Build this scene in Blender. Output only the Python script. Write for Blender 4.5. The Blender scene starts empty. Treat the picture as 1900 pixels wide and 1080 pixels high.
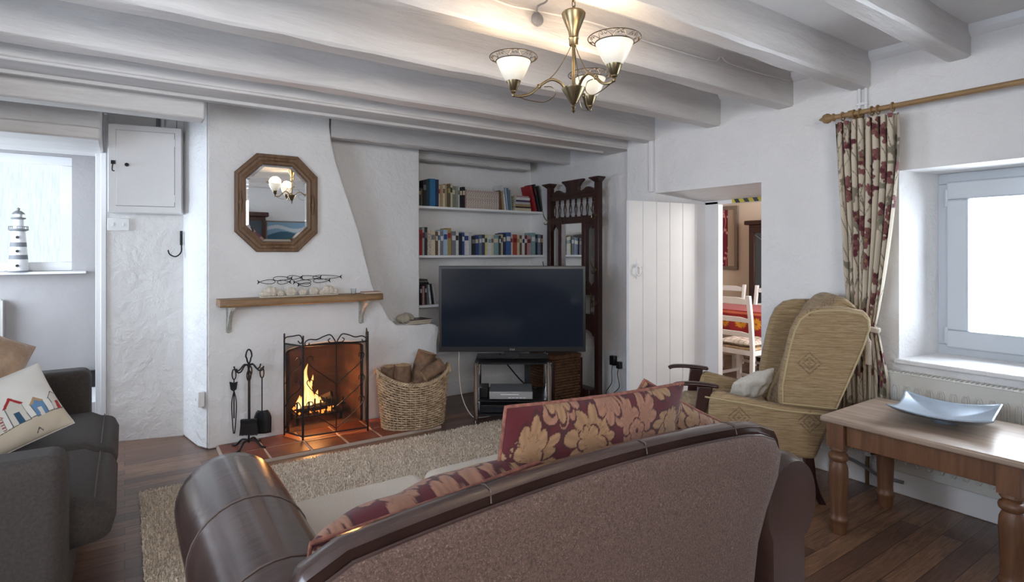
import bpy, bmesh, math, random
import numpy as np
from mathutils import Vector, Matrix
R = math.radians
PI = math.pi
sc = bpy.context.scene
COL = sc.collection
random.seed(7)
rng = np.random.default_rng(11)

# ------------------------------------------------------------------ camera
FPX, HV, CAMH = 1047.0, 468.0, 1.3
YAW = math.asin(0.566)
FX, FY = math.sin(YAW), math.cos(YAW)
cam_d = bpy.data.cameras.new('camera')
cam = bpy.data.objects.new('camera', cam_d)
COL.objects.link(cam)
cam.location = (0, 0, CAMH)
cam.rotation_euler = (R(90), 0, -YAW)
cam_d.sensor_width = 36.0
cam_d.lens = 36.0 * FPX / 1900.0
cam_d.shift_y = -(540 - HV) / 1900.0
cam_d.clip_start = 0.02
sc.camera = cam

# ------------------------------------------------------------------ world, lights, exposure
sc.view_settings.view_transform = 'Standard'
sc.view_settings.look = 'None'
sc.view_settings.gamma = 1.0
sc.view_settings.use_curve_mapping = False
sc.view_settings.exposure = 0.76
sc.cycles.use_denoising = True
sc.cycles.max_bounces = 10
sc.cycles.diffuse_bounces = 6
sc.cycles.transparent_max_bounces = 16
sc.cycles.caustics_reflective = False
sc.cycles.caustics_refractive = False
sc.cycles.sample_clamp_indirect = 4.0
world = bpy.data.worlds.new('daylight')
sc.world = world
world.use_nodes = True
wb = world.node_tree.nodes['Background']
wb.inputs[0].default_value = (0.80, 0.89, 1.0, 1)
wb.inputs[1].default_value = 2.2


def area(name, loc, target, sx, sy, power, color):
    l = bpy.data.lights.new(name, 'AREA')
    l.shape = 'RECTANGLE'; l.size = sx; l.size_y = sy; l.energy = power; l.color = color
    o = bpy.data.objects.new(name, l); COL.objects.link(o)
    o.location = loc
    d = Vector(target) - Vector(loc)
    o.rotation_euler = d.to_track_quat('-Z', 'Y').to_euler()
    return o


# daylight by the side window; the rest are fill lamps added at invented openings
area('daylight_side_window', (4.25, 0.55, 1.35), (0, 0.9, 1.0), 1.9, 1.3, 70, (0.80, 0.89, 1.0))
area('added_fill_rear', (-0.25, -1.5, 1.75), (0.4, 4, 1.5), 2.1, 1.0, 54, (1.0, 0.965, 0.92))
area('added_fill_end', (-1.75, 1.2, 1.45), (2, 1.6, 1.2), 1.9, 1.3, 36, (0.66, 0.81, 1.0))
area('added_fill_dining', (5.2, 1.6, 1.5), (5.5, 4, 1.1), 1.4, 1.1, 32, (1.0, 0.93, 0.84))


def ray(u, v):
    r = (u - 950) / FPX
    return Vector((FX + r * FY, FY - r * FX, (HV - v) / FPX))


def at(u, v, x=None, y=None, z=None, d=None):
    """point of the photograph's pixel (u, v) on a plane of the room"""
    k = ray(u, v)
    if x is not None: t = x / k.x
    elif y is not None: t = y / k.y
    elif z is not None: t = (z - CAMH) / k.z
    else: t = d
    return Vector((k.x * t, k.y * t, CAMH + k.z * t))


# ------------------------------------------------------------------ materials
def srgb(r, g, b):
    f = lambda c: (c / 255.0 / 12.92) if c <= 10 else ((c / 255.0 + 0.055) / 1.055) ** 2.4
    return (f(r), f(g), f(b))


class NT:
    def __init__(s, name):
        s.m = bpy.data.materials.new(name); s.m.use_nodes = True
        s.t = s.m.node_tree; s.n = s.t.nodes; s.l = s.t.links
        s.b = s.n['Principled BSDF']; s.out = s.n['Material Output']
        s._co = None

    def node(s, typ, **kw):
        q = s.n.new(typ)
        for k, v in kw.items(): setattr(q, k, v)
        return q

    def co(s, kind='Object', scale=(1, 1, 1), rot=(0, 0, 0)):
        c = s.node('ShaderNodeTexCoord'); mp = s.node('ShaderNodeMapping')
        mp.inputs['Scale'].default_value = scale; mp.inputs['Rotation'].default_value = rot
        s.l.new(c.outputs[kind], mp.inputs[0])
        return mp.outputs[0]

    def noise(s, vec, scale, detail=4, rough=0.55, dist=0.0):
        q = s.node('ShaderNodeTexNoise')
        q.inputs['Scale'].default_value = scale; q.inputs['Detail'].default_value = detail
        q.inputs['Roughness'].default_value = rough; q.inputs['Distortion'].default_value = dist
        if vec is not None: s.l.new(vec, q.inputs['Vector'])
        return q.outputs['Fac']

    def ramp(s, fac, stops, interp='LINEAR'):
        q = s.node('ShaderNodeValToRGB'); q.color_ramp.interpolation = interp
        el = q.color_ramp.elements
        while len(el) < len(stops): el.new(0.5)
        for e, (p, c) in zip(el, stops):
            e.position = p; e.color = (*c, 1) if len(c) == 3 else c
        s.l.new(fac, q.inputs[0]); return q.outputs[0]

    def mix(s, fac, a, b, mode='MIX'):
        q = s.node('ShaderNodeMix'); q.data_type = 'RGBA'; q.blend_type = mode
        for i, v in ((0, fac), (6, a), (7, b)):
            if hasattr(v, 'is_linked') or isinstance(v, bpy.types.NodeSocket): s.l.new(v, q.inputs[i])
            elif i == 0: q.inputs[0].default_value = v
            else: q.inputs[i].default_value = (*v, 1)
        return q.outputs[2]

    def math(s, op, a, b=0.0, c=None):
        q = s.node('ShaderNodeMath'); q.operation = op
        for i, v in enumerate((a, b) if c is None else (a, b, c)):
            if isinstance(v, bpy.types.NodeSocket): s.l.new(v, q.inputs[i])
            else: q.inputs[i].default_value = v
        return q.outputs[0]

    def bump(s, h, strength=0.3, dist=0.01, prev=None):
        q = s.node('ShaderNodeBump'); q.inputs['Strength'].default_value = strength
        q.inputs['Distance'].default_value = dist
        s.l.new(h, q.inputs['Height'])
        if prev is not None: s.l.new(prev, q.inputs['Normal'])
        s.l.new(q.outputs[0], s.b.inputs['Normal']); return q.outputs[0]

    def base(s, c):
        if isinstance(c, bpy.types.NodeSocket): s.l.new(c, s.b.inputs['Base Color'])
        else: s.b.inputs['Base Color'].default_value = (*c, 1)

    def set(s, **kw):
        for k, v in kw.items(): s.b.inputs[k.replace('_', ' ')].default_value = v
        return s


def simple(name, col, rough=0.5, metal=0.0, nscale=0, namp=0.15, bscale=0, bstr=0.2, bdist=0.003, **kw):
    t = NT(name)
    if nscale:
        f = t.noise(t.co(), nscale, 5)
        lo = tuple(c * (1 - namp) for c in col); hi = tuple(min(1, c * (1 + namp)) for c in col)
        t.base(t.ramp(f, [(0.3, lo), (0.7, hi)]))
    else: t.base(col)
    t.set(Roughness=rough, Metallic=metal, **kw)
    if bscale: t.bump(t.noise(t.co(), bscale, 4), bstr, bdist)
    return t.m


def plaster(name, col, amp=1.0, warm=None):
    t = NT(name)
    v = t.co()
    n1 = t.noise(v, 2.2, 6, 0.6); n2 = t.noise(v, 9, 5, 0.6, 0.6); n3 = t.noise(v, 45, 3)
    c2 = tuple(c * 0.93 for c in col)
    t.base(t.ramp(n1, [(0.3, c2), (0.65, col)]))
    h = t.math('ADD', t.math('MULTIPLY', n1, 1.6), t.math('ADD', t.math('MULTIPLY', n2, 0.55), t.math('MULTIPLY', n3, 0.10)))
    t.bump(h, 0.75, 0.03 * amp)
    t.set(Roughness=0.62)
    return t.m


def wood(name, dark, light, axis=0, scale=1.0, rough=0.45, bump=0.15, knots=True):
    t = NT(name)
    sc_ = [14, 14, 14]; sc_[axis] = 1.1
    v = t.co(scale=tuple(k * scale for k in sc_))
    n = t.noise(v, 2.0, 8, 0.65, 0.8)
    fine = t.noise(v, 11.0, 4, 0.6)
    c = t.ramp(n, [(0.28, dark), (0.5, tuple((a + b) / 2 for a, b in zip(dark, light))), (0.72, light)])
    c = t.mix(t.math('MULTIPLY', fine, 0.35), c, dark)
    if knots:
        k = t.node('ShaderNodeTexVoronoi'); k.inputs['Scale'].default_value = 3.0 * scale
        t.l.new(t.co(scale=(1, 1, 1) if axis != 0 else (0.6, 1, 1)), k.inputs['Vector'])
        kk = t.ramp(k.outputs['Distance'], [(0.03, (1, 1, 1)), (0.085, (0, 0, 0))])
        c = t.mix(t.math('MULTIPLY', kk, 0.75), c, tuple(q * 0.35 for q in dark))
    t.base(c); t.set(Roughness=rough)
    t.bump(fine, bump, 0.004)
    return t.m


M = {}
M['wall'] = plaster('painted_plaster', (0.79, 0.78, 0.775))
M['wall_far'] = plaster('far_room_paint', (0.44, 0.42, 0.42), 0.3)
M['wall_dining'] = plaster('dining_paint', (0.72, 0.62, 0.52), 0.3)
M['ceil'] = plaster('ceiling_paint', (0.76, 0.75, 0.74), 0.35)
M['white_wood'] = simple('white_gloss_paint', (0.80, 0.80, 0.81), 0.42, nscale=3, namp=0.04, bscale=14, bstr=0.25)
def _beam():
    t = NT('painted_beam')
    v = t.co(scale=(1.0, 6, 6))
    n = t.noise(v, 1.8, 7, 0.65, 0.5); n2 = t.noise(t.co(scale=(4, 14, 14)), 3, 5)
    t.base(t.ramp(n, [(0.3, (0.54, 0.52, 0.51)), (0.6, (0.64, 0.62, 0.61))]))
    t.bump(t.math('ADD', n, t.math('MULTIPLY', n2, 0.35)), 0.6, 0.015)
    t.set(Roughness=0.45); return t.m
M['beam'] = _beam()
def _floor():
    t = NT('wood_plank_floor')
    v = t.co()
    def bricks(w, h, off):
        b = t.node('ShaderNodeTexBrick'); b.offset = off; b.offset_frequency = 2; b.squash = 1.0
        b.inputs['Scale'].default_value = 1.0; b.inputs['Brick Width'].default_value = w
        b.inputs['Row Height'].default_value = h; b.inputs['Mortar Size'].default_value = 0.0012
        b.inputs['Mortar Smooth'].default_value = 0.2; b.inputs['Bias'].default_value = 0.0
        b.inputs['Color1'].default_value = (0, 0, 0, 1); b.inputs['Color2'].default_value = (1, 1, 1, 1)
        b.inputs['Mortar'].default_value = (0.5, 0.5, 0.5, 1)
        t.l.new(v, b.inputs['Vector']); return b
    b = bricks(0.62, 0.085, 0.37)
    c = t.ramp(b.outputs['Color'], [(0.0, srgb(84, 60, 50)), (0.3, srgb(122, 88, 68)), (0.55, srgb(158, 120, 92)), (0.8, srgb(100, 74, 64)), (1.0, srgb(172, 130, 94))])
    g = t.noise(t.co(scale=(2.2, 26, 1)), 2.4, 8, 0.68, 1.2)
    g2 = t.noise(t.co(scale=(1.2, 5, 1)), 1.6, 3)
    c = t.mix(t.ramp(g, [(0.35, (0.75,)*3), (0.62, (0, 0, 0))]), c, srgb(56, 38, 32))
    c = t.mix(t.math('MULTIPLY', g2, 0.3), c, srgb(140, 116, 108))
    c = t.mix(b.outputs['Fac'], c, srgb(28, 18, 15))
    t.base(c); t.set(Roughness=0.30, Specular_IOR_Level=0.5)
    t.bump(t.math('ADD', t.math('MULTIPLY', b.outputs['Fac'], -1.0), t.math('MULTIPLY', g, 0.25)), 0.35, 0.003)
    return t.m
M['floor'] = _floor()
M['leather'] = (lambda t: (t.base(t.ramp(t.noise(t.co(), 5, 5), [(0.3, srgb(46, 33, 30)), (0.7, srgb(68, 50, 46))])), t.bump(t.noise(t.co(), 240, 3, 0.6), 0.10, 0.002, t.bump(t.noise(t.co(scale=(1, 5, 1)), 7, 4), 0.12, 0.01)), t.set(Roughness=0.27, Coat_Weight=0.4, Coat_Roughness=0.14), t.m)[-1])(NT('brown_leather'))
M['leather_seam'] = simple('leather_stitching', srgb(78, 66, 60), 0.7)
M['black_iron'] = simple('black_iron', (0.018, 0.018, 0.02), 0.45, 0.6, bscale=60, bstr=0.3)
M['black_plastic'] = simple('black_plastic', (0.012, 0.012, 0.014), 0.3)
M['screen'] = simple('tv_screen', (0.013, 0.019, 0.030), 0.09, Specular_IOR_Level=0.35)
M['chrome'] = simple('chrome', (0.72, 0.72, 0.74), 0.12, 1.0)
M['silver'] = simple('silver_plastic', (0.55, 0.56, 0.58), 0.32, 0.7)
M['brass'] = simple('antique_brass', srgb(128, 114, 88), 0.3, 1.0, nscale=12, namp=0.15)
M['upvc'] = simple('shaded_window_frame', (0.56, 0.60, 0.64), 0.3)  # white frame; its bluish shade is put into the base colour
M['white_plastic'] = simple('white_plastic', (0.78, 0.78, 0.78), 0.35)
M['cream_enamel'] = simple('cream_enamel', (0.60, 0.59, 0.55), 0.35)
M['dark_wood'] = wood('dark_mahogany', srgb(34, 16, 14), srgb(66, 34, 28), 2, rough=0.32, knots=False)
M['pine'] = wood('waxed_pine', srgb(90, 60, 42), srgb(134, 96, 70), 2, rough=0.42)
M['pine_top'] = wood('worn_pine_top', srgb(136, 116, 102), srgb(186, 166, 148), 1, rough=0.38)
M['mantel_wood'] = wood('mantel_oak', srgb(112, 84, 56), srgb(160, 126, 88), 0, rough=0.55)
M['frame_wood'] = wood('carved_frame_wood', srgb(84, 60, 42), srgb(132, 100, 72), 2, 1.5, rough=0.5, knots=False)
M['pole_wood'] = wood('curtain_pole_wood', srgb(128, 98, 62), srgb(172, 140, 98), 1, rough=0.45, knots=False)
M['mirror'] = simple('mirror_glass', (0.88, 0.9, 0.9), 0.015, 1.0)
M['tile'] = (lambda t: (t.base(t.ramp(t.noise(t.co(), 7, 5), [(0.3, srgb(88, 44, 34)), (0.7, srgb(130, 74, 56))])), t.bump(t.noise(t.co(), 40, 4), 0.2, 0.003), t.set(Roughness=0.42), t.m)[-1])(NT('quarry_tile'))
M['grout'] = simple('hearth_grout', srgb(176, 160, 146), 0.9)
def _brick():
    t = NT('firebox_brick')
    b = t.node('ShaderNodeTexBrick'); b.inputs['Scale'].default_value = 1.0
    b.inputs['Brick Width'].default_value = 0.2; b.inputs['Row Height'].default_value = 0.07; b.inputs['Mortar Size'].default_value = 0.006
    b.inputs['Color1'].default_value = (*srgb(122, 78, 58), 1); b.inputs['Color2'].default_value = (*srgb(86, 56, 44), 1); b.inputs['Mortar'].default_value = (*srgb(100, 84, 72), 1)
    t.l.new(t.co(rot=(R(90), 0, 0)), b.inputs['Vector'])
    n = t.noise(t.co(), 6, 5)
    t.base(t.mix(t.ramp(n, [(0.35, (0.75,)*3), (0.7, (0.1,)*3)]), b.outputs['Color'], srgb(36, 28, 24)))
    t.bump(n, 0.4, 0.02); t.set(Roughness=0.9); return t.m
M['brick'] = _brick()
def _wicker(name, a, b):
    t = NT(name)
    t.base(t.ramp(t.noise(t.co(), 22, 4), [(0.3, a), (0.7, b)])); t.set(Roughness=0.6)
    t.bump(t.noise(t.co(), 300, 2), 0.2, 0.002); return t.m
M['wicker'] = _wicker('willow_wicker', srgb(146, 120, 94), srgb(206, 182, 150))
M['wicker_dark'] = _wicker('brown_wicker', srgb(64, 42, 26), srgb(110, 76, 48))
M['bark'] = simple('log_bark', srgb(118, 92, 72), 0.9, nscale=18, namp=0.45, bscale=40, bstr=0.9, bdist=0.012)
M['log_cut'] = simple('cut_log', srgb(196, 160, 122), 0.8, nscale=25, namp=0.25, bscale=60, bstr=0.4)
M['char'] = simple('charred_log', (0.03, 0.022, 0.018), 0.95, nscale=12, namp=0.5, bscale=30, bstr=0.8, bdist=0.01)
def fabric(name, a, b, ns=60, bs=700, bstr=0.4, rough=0.92, sheen=0.04, speck=None):
    t = NT(name)
    c = t.ramp(t.noise(t.co(), ns, 5, 0.7), [(0.35, a), (0.65, b)])
    if speck: c = t.mix(t.ramp(t.noise(t.co(), speck[1], 2, 0.8), [(0.56, (0, 0, 0)), (0.68, (1, 1, 1))]), c, speck[0])
    t.base(c); t.set(Roughness=rough, Sheen_Weight=sheen, Sheen_Roughness=0.4)
    t.bump(t.noise(t.co(), bs, 3, 0.7), bstr, 0.003); return t.m
M['sofa_back'] = fabric('brown_pile_fabric', srgb(64, 48, 42), srgb(98, 76, 68), 170, 230, 1.0, speck=(srgb(126, 104, 95), 300))
M['sofa_grey'] = fabric('charcoal_brown_fabric', srgb(50, 44, 41), srgb(64, 57, 53), 90, 500)
M['cream_fabric'] = fabric('cream_fabric', srgb(196, 184, 170), srgb(212, 202, 190), 200, 600)
M['tan_fabric'] = fabric('tan_velvet', srgb(150, 122, 98), srgb(184, 158, 134), 9, 400, sheen=0.6)
M['white_fabric'] = fabric('white_cotton', srgb(208, 202, 192), srgb(222, 218, 210), 60, 600)
def _chenille():
    t = NT('mustard_chenille')
    st = t.noise(t.co(scale=(8, 8, 150)), 1.6, 4, 0.7)
    c = t.ramp(st, [(0.3, srgb(122, 99, 68)), (0.5, srgb(154, 129, 95)), (0.75, srgb(188, 166, 131))])
    tc = t.node('ShaderNodeTexCoord'); sp = t.node('ShaderNodeSeparateXYZ'); t.l.new(tc.outputs['Object'], sp.inputs[0])
    def cell(o, off, w):
        return t.math('MULTIPLY', t.math('ABSOLUTE', t.math('SUBTRACT', t.math('FRACT', t.math('DIVIDE', t.math('ADD', o, off), w)), 0.5)), w)
    def diamond(ox, oz, r):
        s_ = t.math('ADD', cell(t.math('ADD', sp.outputs[1], sp.outputs[0]), ox, 0.34), cell(sp.outputs[2], oz, 0.30))
        return s_, t.math('LESS_THAN', s_, r)
    s1, m1 = diamond(0.07, 0.02, 0.075)
    f = t.math('LESS_THAN', t.math('FRACT', t.math('MULTIPLY', s1, 40.0)), 0.42)
    n2 = t.math('GREATER_THAN', t.noise(t.co(), 130, 2), 0.44)
    m = t.math('MULTIPLY', t.math('MULTIPLY', m1, f), n2)
    c = t.mix(t.math('MULTIPLY', m, 0.6), c, srgb(98, 74, 56))
    t.base(c); t.set(Roughness=0.85, Sheen_Weight=0.12)
    t.bump(t.math('ADD', st, t.noise(t.co(), 500, 2)), 0.5, 0.003); return t.m
M['chenille'] = _chenille()
M['chenille_pipe'] = simple('mustard_piping', srgb(176, 160, 122), 0.8, bscale=300)
def painted(name, rough=0.88, bs=500, sheen=0.06, bstr=0.35):
    t = NT(name)
    a = t.node('ShaderNodeVertexColor'); a.layer_name = 'Col'
    st = t.noise(t.co(), 260, 3, 0.7)
    c = t.mix(t.math('MULTIPLY', st, 0.25), a.outputs['Color'], (0.08, 0.04, 0.03), 'MULTIPLY')
    t.base(a.outputs['Color']) if bstr < 0.2 else t.base(c)
    t.set(Roughness=rough, Sheen_Weight=sheen); t.bump(t.noise(t.co(), bs, 3), bstr, 0.002); return t.m
M['damask'] = painted('woven_damask')
M['print'] = painted('printed_cotton', 0.85, 800, 0.2, 0.15)
def emis(name, col, strength):
    t = NT(name); e = t.node('ShaderNodeEmission')
    e.inputs[0].default_value = (*col, 1); e.inputs[1].default_value = strength
    t.l.new(e.outputs[0], t.out.inputs[0]); return t.m
def _flame():
    t = NT('flame'); e = t.node('ShaderNodeEmission')
    tc = t.node('ShaderNodeTexCoord'); sp = t.node('ShaderNodeSeparateXYZ'); t.l.new(tc.outputs['Generated'], sp.inputs[0])
    lw = t.node('ShaderNodeLayerWeight'); lw.inputs[0].default_value = 0.35
    f = t.math('ADD', t.math('MULTIPLY', lw.outputs['Facing'], 0.75), t.math('MULTIPLY', sp.outputs[2], 0.35))
    t.l.new(t.ramp(f, [(0.0, (1.0, 0.80, 0.42)), (0.4, (1.0, 0.50, 0.12)), (0.8, (0.9, 0.20, 0.03)), (1.0, (0.5, 0.07, 0.01))]), e.inputs[0])
    e.inputs[1].default_value = 2.5
    tr = t.node('ShaderNodeBsdfTransparent'); mx = t.node('ShaderNodeMixShader')
    t.l.new(t.ramp(f, [(0.15, (0, 0, 0)), (0.75, (0.96,)*3)]), mx.inputs[0])
    t.l.new(e.outputs[0], mx.inputs[1]); t.l.new(tr.outputs[0], mx.inputs[2]); t.l.new(mx.outputs[0], t.out.inputs[0]); return t.m
M['flame'] = _flame()
M['ember'] = emis('glowing_embers', (1.0, 0.25, 0.04), 3.0)
def _meshm():
    t = NT('fine_wire_mesh'); tr = t.node('ShaderNodeBsdfTransparent'); mx = t.node('ShaderNodeMixShader')
    t.base((0.03, 0.025, 0.022)); t.set(Roughness=0.5, Metallic=0.6); mx.inputs[0].default_value = 0.60
    t.l.new(tr.outputs[0], mx.inputs[1]); t.l.new(t.b.outputs[0], mx.inputs[2]); t.l.new(mx.outputs[0], t.out.inputs[0]); return t.m
M['wire_mesh'] = _meshm()
def _glass(name='window_glass', tint=(1, 1, 1)):
    t = NT(name); tr = t.node('ShaderNodeBsdfTransparent'); gl = t.node('ShaderNodeBsdfGlossy'); mx = t.node('ShaderNodeMixShader')
    tr.inputs[0].default_value = (*tint, 1); gl.inputs['Roughness'].default_value = 0.02
    lw = t.node('ShaderNodeLayerWeight'); lw.inputs[0].default_value = 0.12
    t.l.new(lw.outputs['Fresnel'], mx.inputs[0]); t.l.new(tr.outputs[0], mx.inputs[1]); t.l.new(gl.outputs[0], mx.inputs[2])
    t.l.new(mx.outputs[0], t.out.inputs[0]); return t.m
M['glass'] = _glass()
M['clear_glass'] = _glass('clear_glassware', (0.93, 0.95, 0.95))
def _frost():
    t = NT('frosted_daylit_glass'); e = t.node('ShaderNodeEmission')
    n = t.noise(t.co(scale=(55, 1, 4)), 1.5, 5, 0.7, 0.6)
    t.l.new(t.ramp(n, [(0.3, (0.62, 0.75, 0.80)), (0.7, (0.86, 0.90, 0.88))]), e.inputs[0]); e.inputs[1].default_value = 0.72
    t.l.new(e.outputs[0], t.out.inputs[0]); return t.m
M['frost'] = _frost()
def _shade():
    t = NT('lit_opal_glass')
    t.base((0.62, 0.58, 0.50)); t.set(Roughness=0.4)
    g = t.node('ShaderNodeTexCoord'); sp = t.node('ShaderNodeSeparateXYZ'); t.l.new(g.outputs['Object'], sp.inputs[0])
    mr = t.node('ShaderNodeMapRange'); mr.inputs['From Min'].default_value = 0.03; mr.inputs['From Max'].default_value = 0.10
    mr.inputs['To Min'].default_value = 0.0; mr.inputs['To Max'].default_value = 0.32
    t.l.new(sp.outputs[2], mr.inputs[0]); t.l.new(mr.outputs[0], t.b.inputs['Emission Strength'])
    t.b.inputs['Emission Color'].default_value = (1.0, 0.90, 0.74, 1); return t.m
M['opal'] = _shade()
M['bulb'] = emis('lit_bulb', (1.0, 0.86, 0.66), 2.5)
M['bronze'] = simple('dark_bronze_wire', srgb(84, 72, 58), 0.4, 0.8)
M['plate'] = simple('silver_dish', srgb(150, 160, 172), 0.28, 0.65, nscale=20, namp=0.08)
M['shell'] = simple('sea_shell', srgb(205, 195, 180), 0.5, nscale=60, namp=0.15, bscale=90, bstr=0.6)
M['stone'] = simple('pale_stone', srgb(168, 158, 142), 0.8, nscale=14, namp=0.15, bscale=30, bstr=0.5)
M['red_cloth'] = painted('printed_table_cloth', 0.7, 600, 0.1, 0.15)
M['grey'] = simple('grey_paint', srgb(120, 122, 126), 0.6)
M['page'] = simple('book_pages', srgb(206, 196, 174), 0.9)

# ------------------------------------------------------------------ mesh helpers
class MB:
    def __init__(s): s.v = []; s.f = []; s.c = None
    def add(s, vs, fs):
        o = len(s.v); s.v += [tuple(q) for q in vs]; s.f += [tuple(i + o for i in f) for f in fs]; return s
    def box(s, x0, y0, z0, x1, y1, z1):
        vs = [(x, y, z) for z in (z0, z1) for y in (y0, y1) for x in (x0, x1)]
        return s.add(vs, [(0, 2, 3, 1), (4, 5, 7, 6), (0, 1, 5, 4), (2, 6, 7, 3), (0, 4, 6, 2), (1, 3, 7, 5)])
    def hexa(s, p):  # 4 bottom ccw, 4 top ccw
        return s.add(p, [(3, 2, 1, 0), (4, 5, 6, 7), (0, 1, 5, 4), (1, 2, 6, 5), (2, 3, 7, 6), (3, 0, 4, 7)])
    def plan(s, poly, z0, z1):
        n = len(poly); vs = [(x, y, z0) for x, y in poly] + [(x, y, z1) for x, y in poly]
        return s.add(vs, [tuple(range(n - 1, -1, -1)), tuple(range(n, 2 * n))] + [(i, (i + 1) % n, n + (i + 1) % n, n + i) for i in range(n)])
    def prism(s, poly, fn, a, b):
        """outline poly (p, q) swept from a to b with fn(p, q, t) giving points"""
        n = len(poly); vs = [fn(p, q, a) for p, q in poly] + [fn(p, q, b) for p, q in poly]
        return s.add(vs, [tuple(range(n - 1, -1, -1)), tuple(range(n, 2 * n))] + [(i, (i + 1) % n, n + (i + 1) % n, n + i) for i in range(n)])
    def tube(s, path, r, seg=8, closed=False, cap=True, flat=1.0):
        path = [Vector(p) for p in path]; n = len(path)
        rs = r if isinstance(r, (list, tuple)) else [r] * n
        up = Vector((0, 0, 1)); prev = None; vs = []; fs = []
        for i, p in enumerate(path):
            a = path[(i - 1) % n] if (closed or i > 0) else p
            b = path[(i + 1) % n] if (closed or i < n - 1) else p
            t = (b - a)
            t = t.normalized() if t.length > 1e-9 else Vector((0, 0, 1))
            if prev is None:
                prev = t.orthogonal().normalized() if abs(t.dot(up)) > 0.95 else t.cross(up).normalized()
            nrm = prev - t * prev.dot(t)
            nrm = nrm.normalized() if nrm.length > 1e-6 else t.orthogonal().normalized()
            prev = nrm; bn = t.cross(nrm)
            for k in range(seg):
                an = 2 * PI * k / seg
                vs.append(p + (nrm * math.cos(an) + bn * math.sin(an) * flat) * rs[i])
        m = n if closed else n - 1
        for i in range(m):
            j = (i + 1) % n
            for k in range(seg):
                k2 = (k + 1) % seg
                fs.append((i * seg + k, i * seg + k2, j * seg + k2, j * seg + k))
        if cap and not closed:
            fs.append(tuple(range(seg - 1, -1, -1))); fs.append(tuple((n - 1) * seg + k for k in range(seg)))
        return s.add(vs, fs)
    def lathe(s, prof, c=(0, 0, 0), seg=24, caps=True, sx=1, sy=1):
        vs = []; fs = []; n = len(prof)
        for r, z in prof:
            for k in range(seg):
                a = 2 * PI * k / seg
                vs.append((c[0] + r * sx * math.cos(a), c[1] + r * sy * math.sin(a), c[2] + z))
        for i in range(n - 1):
            for k in range(seg):
                k2 = (k + 1) % seg
                fs.append((i * seg + k, i * seg + k2, (i + 1) * seg + k2, (i + 1) * seg + k))
        if caps: fs.append(tuple(range(seg - 1, -1, -1))); fs.append(tuple((n - 1) * seg + k for k in range(seg)))
        return s.add(vs, fs)
    def grid(s, fn, nu, nv, wrapu=False):
        vs = [fn(i / (nu if wrapu else nu - 1), j / (nv - 1)) for j in range(nv) for i in range(nu)]
        fs = []
        for j in range(nv - 1):
            for i in range(nu if wrapu else nu - 1):
                i2 = (i + 1) % nu
                fs.append((j * nu + i, j * nu + i2, (j + 1) * nu + i2, (j + 1) * nu + i))
        return s.add(vs, fs)
    def rings(s, rs, caps=True):
        n = len(rs[0]); vs = [p for r_ in rs for p in r_]; fs = []
        for i in range(len(rs) - 1):
            for k in range(n):
                k2 = (k + 1) % n
                fs.append((i * n + k, i * n + k2, (i + 1) * n + k2, (i + 1) * n + k))
        if caps: fs.append(tuple(range(n - 1, -1, -1))); fs.append(tuple((len(rs) - 1) * n + k for k in range(n)))
        return s.add(vs, fs)
    def xf(s, m):
        s.v = [tuple(m @ Vector(p)) for p in s.v]; return s


def mesh_of(name, mb, mat, smooth=30):
    me = bpy.data.meshes.new(name)
    me.from_pydata(mb.v, [], mb.f)
    bm = bmesh.new(); bm.from_mesh(me)
    bmesh.ops.recalc_face_normals(bm, faces=bm.faces)
    bm.to_mesh(me); bm.free()
    me.materials.append(M[mat] if isinstance(mat, str) else mat)
    if mb.c is not None:
        ca = me.color_attributes.new('Col', 'FLOAT_COLOR', 'POINT')
        arr = np.ones((len(mb.v), 4), dtype=np.float32); arr[:, :3] = mb.c
        ca.data.foreach_set('color', arr.ravel())
    if smooth:
        for p in me.polygons: p.use_smooth = True
        if smooth < 180: me.set_sharp_from_angle(angle=R(smooth))
    return me


def finish(o, bevel=0, subs=0, seg=2):
    if bevel:
        m = o.modifiers.new('edge', 'BEVEL'); m.width = bevel; m.segments = seg; m.limit_method = 'ANGLE'; m.angle_limit = R(35)
    if subs:
        m = o.modifiers.new('smooth', 'SUBSURF'); m.levels = subs; m.render_levels = subs


def part(name, mb, mat, parent, bevel=0, subs=0, smooth=30, label=None, loc=None, kind=None):
    o = bpy.data.objects.new(name, mesh_of(name, mb, mat, smooth)); COL.objects.link(o)
    o.parent = parent
    if loc: o.location = loc
    if label: o['label'] = label
    if kind: o['kind'] = kind
    finish(o, bevel, subs); return o


def thing(name, label, cat, loc=(0, 0, 0), rz=0, group=None):
    o = bpy.data.objects.new(name, None); COL.objects.link(o)
    o.empty_display_size = 0.05
    o.location = loc; o.rotation_euler = (0, 0, rz); o['label'] = label; o['category'] = cat
    if group: o['group'] = group
    return o


def solo(name, mb, mat, label, cat, group=None, bevel=0, subs=0, smooth=30, loc=None, rot=None):
    """one thing that is one mesh; its origin goes to its base"""
    if loc is None:
        a = np.array(mb.v); lo, hi = a.min(0), a.max(0)
        c = Vector(((lo[0] + hi[0]) / 2, (lo[1] + hi[1]) / 2, lo[2]))
        mb.v = [(p[0] - c.x, p[1] - c.y, p[2] - c.z) for p in mb.v]
    else: c = Vector(loc)
    o = bpy.data.objects.new(name, mesh_of(name, mb, mat, smooth)); COL.objects.link(o)
    o.location = c; o['label'] = label; o['category'] = cat
    if rot: o.rotation_euler = rot
    if group: o['group'] = group
    finish(o, bevel, subs); return o


def struct(name, mb, mat, bevel=0, parent=None, smooth=30):
    o = bpy.data.objects.new(name, mesh_of(name, mb, mat, smooth)); COL.objects.link(o)
    o['kind'] = 'structure'
    if parent: o.parent = parent
    finish(o, bevel); return o


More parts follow.
